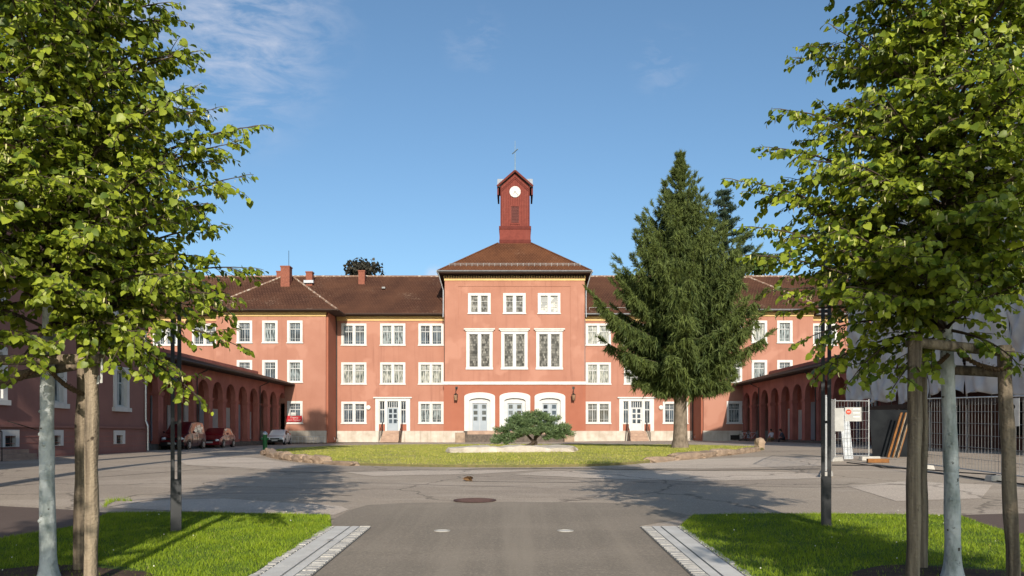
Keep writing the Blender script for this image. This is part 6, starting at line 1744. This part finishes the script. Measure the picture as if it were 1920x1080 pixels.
def spruce(base, label, H=13.4):
    r_ = np.random.default_rng(5)
    t = thing('spruce_tree', label, 'tree', tuple(base), local=True)
    tr = MB(); hs = np.linspace(-.1, H, 30)
    def rad(h): return .33 * (1 - h / H) ** .85 + .012 + (.13 * math.exp(-max(h, 0) / .2) if h < 1 else 0)
    tr.tube([(0.02 * math.sin(h), 0, h) for h in hs], [rad(max(h, 0)) for h in hs], 18); tr.build('trunk', SPRUCEBARK, t, smooth=True)
    lb = MB(); P_, D_, S_, T_ = [], [], [], []
    sc = 33.5 / 1400
    prof_h = [3.4, 3.9, 4.6, 5.4, 6.4, 7.6, 8.6, 9.6, 11.0, 12.2, 12.9, 13.4]
    prof_r = [2.4, 3.8, 4.4, 4.5, 4.1, 3.4, 2.75, 2.1, 1.35, .78, .4, .15]
    h = 3.45; k = 0
    while h < H - .25:
        nb = 7 if h < 9 else 6
        for j in range(nb):
            az = k * .9 + 2 * math.pi * j / nb + r_.normal(0, .18)
            Rm = np.interp(h, prof_h, prof_r) * r_.uniform(.74, 1.06)
            # boughs sweep down from the stem, then turn up at the tip: low ones more, top ones point up
            up = np.interp(h, [3.4, 4.4, 5.5, 7, 10, 13], [-.02, .22, .50, .70, .85, 1.2]) + r_.normal(0, .10)
            p0 = np.array([0, 0, min(h - .35 * Rm * .3, H - .8)]); tip = np.array([math.cos(az) * Rm, math.sin(az) * Rm, h + up * Rm * .8])
            mid = np.array([math.cos(az) * Rm * .55, math.sin(az) * Rm * .55, h + up * Rm * .25 - .16 * Rm])
            C = bez(p0, mid, tip, 10)
            lb.tube([tuple(c - np.array([0, 0, .04])) for c in C], list(np.linspace(.035 * (Rm / 3.5) + .012, .005, 10)), 5)
            nsp = int(40 + 66 * Rm)
            for i in range(nsp):
                u = .12 + .88 * r_.random() ** .75; kk = min(u * 9, 8.99); k0 = int(kk); c = C[k0] + (C[k0 + 1] - C[k0]) * (kk - k0)
                tg_ = norm(C[k0 + 1] - C[k0]); sd = norm(np.cross(tg_, [0, 0, 1.0]))
                side = r_.normal(0, .34) * (1 - .72 * u) * min(1.0, Rm * .5)
                c = c + sd * side + np.array([0, 0, -abs(side) * .35])
                if u > .88 or h > 12.2: d = norm(tg_ + np.array([0, 0, .1]) + r_.normal(0, .35, 3)); s_ = r_.uniform(.14, .30)
                else:
                    d = norm(np.array([0, 0, -1.25]) + tg_ * r_.uniform(.1, .55) + sd * np.sign(side + 1e-6) * r_.uniform(0, .5) + r_.normal(0, .18, 3)); s_ = r_.uniform(.28, .80) * (1.12 - .5 * u) * np.interp(h, [3, 9, 13], [1.1, .8, .4])
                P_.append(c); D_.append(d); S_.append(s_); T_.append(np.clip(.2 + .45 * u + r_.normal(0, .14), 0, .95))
        h += r_.uniform(.42, .56) if h < 9 else r_.uniform(.30, .40); k += 1
    lb.build('boughs', DARKBARK, t)
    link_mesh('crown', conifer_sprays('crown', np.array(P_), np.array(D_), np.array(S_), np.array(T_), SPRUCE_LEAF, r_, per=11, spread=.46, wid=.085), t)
    return len(P_)
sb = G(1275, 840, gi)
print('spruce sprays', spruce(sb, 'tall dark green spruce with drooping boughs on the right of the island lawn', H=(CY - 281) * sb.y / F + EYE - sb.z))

# ---- spreading juniper with a leaning stem
def juniper(base, label):
    r_ = np.random.default_rng(9)
    t = thing('juniper', label, 'shrub', tuple(base), local=True)
    m = MB()
    m.tube([(-.55, .02, .02), (-.2, 0, .10), (.06, 0, .28), (.14, .05, .62), (.02, .06, .95)], [.075, .085, .095, .085, .06], 9)
    m.tube([(.06, 0, .22), (-.3, .1, .62), (-.75, .1, .85)], [.07, .055, .03], 8); m.tube([(.1, 0, .45), (.45, -.05, .75), (.95, 0, .95)], [.06, .05, .025], 8)
    m.tube([(.1, .1, -.02), (.12, .1, .3)], [.11, .09], 8)
    m.build('trunk', BARK, t, smooth=True)
    P_, D_, S_, T_ = [], [], [], []
    # flat spreading plates of foliage: (x, y, z, rx, ry, rz)
    plates = [(-.95, 0, .95, .95, .8, .22), (.9, .1, 1.02, .95, .8, .24), (-.2, -.1, 1.22, 1.0, .85, .26), (.45, 0, 1.42, .85, .7, .22), (-.55, .1, 1.42, .75, .7, .2), (.1, 0, 1.62, .62, .5, .18), (1.35, 0, .74, .62, .6, .18), (-1.2, -.1, .58, .70, .55, .17), (-1.55, -.25, .33, .5, .35, .10), (.35, -.5, .86, .75, .4, .2), (-.35, -.55, .80, .6, .4, .2), (1.0, -.2, .55, .5, .4, .14)]
    for (x, y, z, rx, ry, rz) in plates:
        n_ = int(900 * rx * ry) + 130
        for _ in range(n_):
            a = r_.uniform(0, 2 * math.pi); q = math.sqrt(r_.random())
            px_, py_ = q * math.cos(a), q * math.sin(a)
            lump = .75 + .25 * math.sin(5 * a + x * 7) 
            p = np.array([x + rx * px_ * lump, y + ry * py_ * lump, z + rz * r_.normal(0, .45) * (1 - .5 * q) + .06 * math.sin(px_ * 7 + x * 3) - .08 * q])
            d = norm(np.array([px_, py_, 0]) * 1.1 + np.array([0, 0, r_.uniform(.1, .75)]) + r_.normal(0, .25, 3))
            P_.append(p); D_.append(d); S_.append(r_.uniform(.13, .27)); T_.append(np.clip(.35 + .5 * r_.normal(.2, .4), 0, .95))
    link_mesh('foliage', conifer_sprays('foliage', np.array(P_), np.array(D_), np.array(S_), np.array(T_), JUNIPER_LEAF, r_, per=8, spread=.5, wid=.12), t)
jb = G(1000, 839, gi)
juniper(jb, 'wide spreading juniper bush with a crooked stem on the island lawn')
print('juniper at', jb, 'spruce at', sb)

# ---- trees behind the school and behind the viewer
def round_tree(name, label, base, H, R0, crown_lo, mat, seed, nl=5000, ls=.35, group=None, squash=1.0):
    r_ = np.random.default_rng(seed)
    t = thing(name, label, 'tree', tuple(base), group, local=True)
    m = MB(); m.tube([(0, 0, -.2), (0.1, 0, H * .35), (0, .1, H * .8)], [R0 * .09, R0 * .07, R0 * .02], 10)
    cl = []
    for k in range(34):
        a = r_.uniform(0, 6.28); hh = r_.uniform(0, 1); rr = R0 * math.sqrt(max(.05, 1 - (2 * hh - .75) ** 2 * .75)) * r_.uniform(.45, .9)
        c = np.array([math.cos(a) * rr, math.sin(a) * rr * squash, H * crown_lo + (H * (1 - crown_lo)) * (.1 + .85 * hh)]); cl.append((c, R0 * r_.uniform(.22, .38)))
        m.tube([(0, 0, max(H * .25, c[2] * .6)), tuple(c * np.array([.5, .5, .9])), tuple(c)], [R0 * .03, R0 * .018, R0 * .006], 5)
    m.build('trunk', BARK, t, smooth=True)
    P_, A_, N_ = [], [], []
    for c, rc in cl:
        q = norm(r_.normal(0, 1, (nl // 34, 3))) * (r_.random((nl // 34, 1)) ** .5) * rc * np.array([1.15, 1.15, .75])
        P_.append(c + q); A_.append(r_.normal(0, 1, q.shape) + [0, 0, -.5]); N_.append(norm(q) + [0, 0, .5] + r_.normal(0, .4, q.shape))
    P_, A_, N_ = map(np.concatenate, (P_, A_, N_))
    link_mesh('crown', leaves_mesh('crown', P_, A_, N_, ls * r_.uniform(.7, 1.3, len(P_)), np.clip(r_.beta(2, 2, len(P_)), 0, .97), mat), t)
def at_roof(px, py_top, Y): p = P(px, py_top, Y); return (p.x, p.y, .8), p.z - .8
b, H_ = at_roof(684, 488, 108); round_tree('copper_beech', 'dark copper beech rising behind the left roof ridge', b, H_, 7.2, .35, COPPER_LEAF, 21, 9000, .45)
b, H_ = at_roof(1432, 478, 104); round_tree('broadleaf_tree', 'green broadleaf tree behind the right roof, beside the spruce', b, H_, 5.0, .35, MAPLE_LEAF, 22, 6000, .45)
def pine(base, H, label):
    r_ = np.random.default_rng(31)
    t = thing('pine_tree', label, 'tree', tuple(base), local=True)
    m = MB(); m.tube([(0, 0, -.2), (0, 0, H * .6), (0.2, 0, H - .5)], [.45, .3, .05], 10)
    P_, D_, S_, T_ = [], [], [], []
    for k in range(62):
        h = H * (.42 + .57 * (k + r_.random()) / 62); a = k * 2.4 + r_.normal(0, .2)
        Ln = np.interp(h / H, [.42, .55, .7, .8, .9, 1], [5.6, 6.2, 5.4, 3.9, 2.2, .5]) * r_.uniform(.6, 1.08)
        tip = np.array([math.cos(a) * Ln, math.sin(a) * Ln, h + .12 * Ln]); C = bez(np.array([0, 0, h]), np.array([math.cos(a) * Ln * .5, math.sin(a) * Ln * .5, h - .05 * Ln]), tip, 7)
        m.tube([tuple(c) for c in C], list(np.linspace(.11, .02, 7)), 5)
        for i in range(int(40 + 50 * Ln)):
            u = r_.uniform(.3, 1); kk = min(u * 6, 5.99); k0 = int(kk); c = C[k0] + (C[k0 + 1] - C[k0]) * (kk - k0) + r_.normal(0, .24, 3) * [1, 1, .45]
            P_.append(c); D_.append(norm(r_.normal(0, .6, 3) + [0, 0, .7])); S_.append(r_.uniform(.35, .6)); T_.append(r_.uniform(.1, .9))
    m.build('trunk', BARK, t)
    link_mesh('crown', conifer_sprays('crown', np.array(P_), np.array(D_), np.array(S_), np.array(T_), PINE_LEAF, r_, per=10, spread=.7, wid=.15), t)
b, H_ = at_roof(1356, 352, 112); pine(b, H_, 'dark bluish pine rising behind the spruce and the right roof')
# off to the left of the viewer: the tall trees and the low building whose shade lies across the left of the court
for x, y, H_, r0, sd in ((-10.8, 8.0, 24, 3.3, 41), (-14.6, 11.5, 31, 4.6, 42), (-18.5, 13.5, 24, 4.6, 43)):
    round_tree('broadleaf_tree', ('tall tree standing to the left of the viewer out of view', 'tallest tree standing far to the left of the viewer out of view', 'broad tree by the low building out of view')[sd - 41], (x, y, float(g(x, y))), H_, r0, .5, MAPLE_LEAF, sd, 9000, .42, 'tall trees beside the viewer')
ob = thing('neighbour_building', 'low rose building to the left of the viewer, out of view', 'building', (-18, 4, 0))
m = MB(); m.box(-24, -14.2, -22, 13.5, -.3, 6.4); m.build('wall', ROSE, ob)
m = MB(); m.face([(-13.9, -22.4, 6.4), (-13.9, 13.9, 6.4), (-19, 13.9, 9.2), (-19, -22.4, 9.2)]); m.face([(-24.3, -22.4, 6.4), (-19, -22.4, 9.2), (-19, 13.9, 9.2), (-24.3, 13.9, 6.4)]); m.face([(-13.9, 13.9, 6.4), (-24.3, 13.9, 6.4), (-19, 13.9, 9.2)])
m.build('roof', TILE, ob)
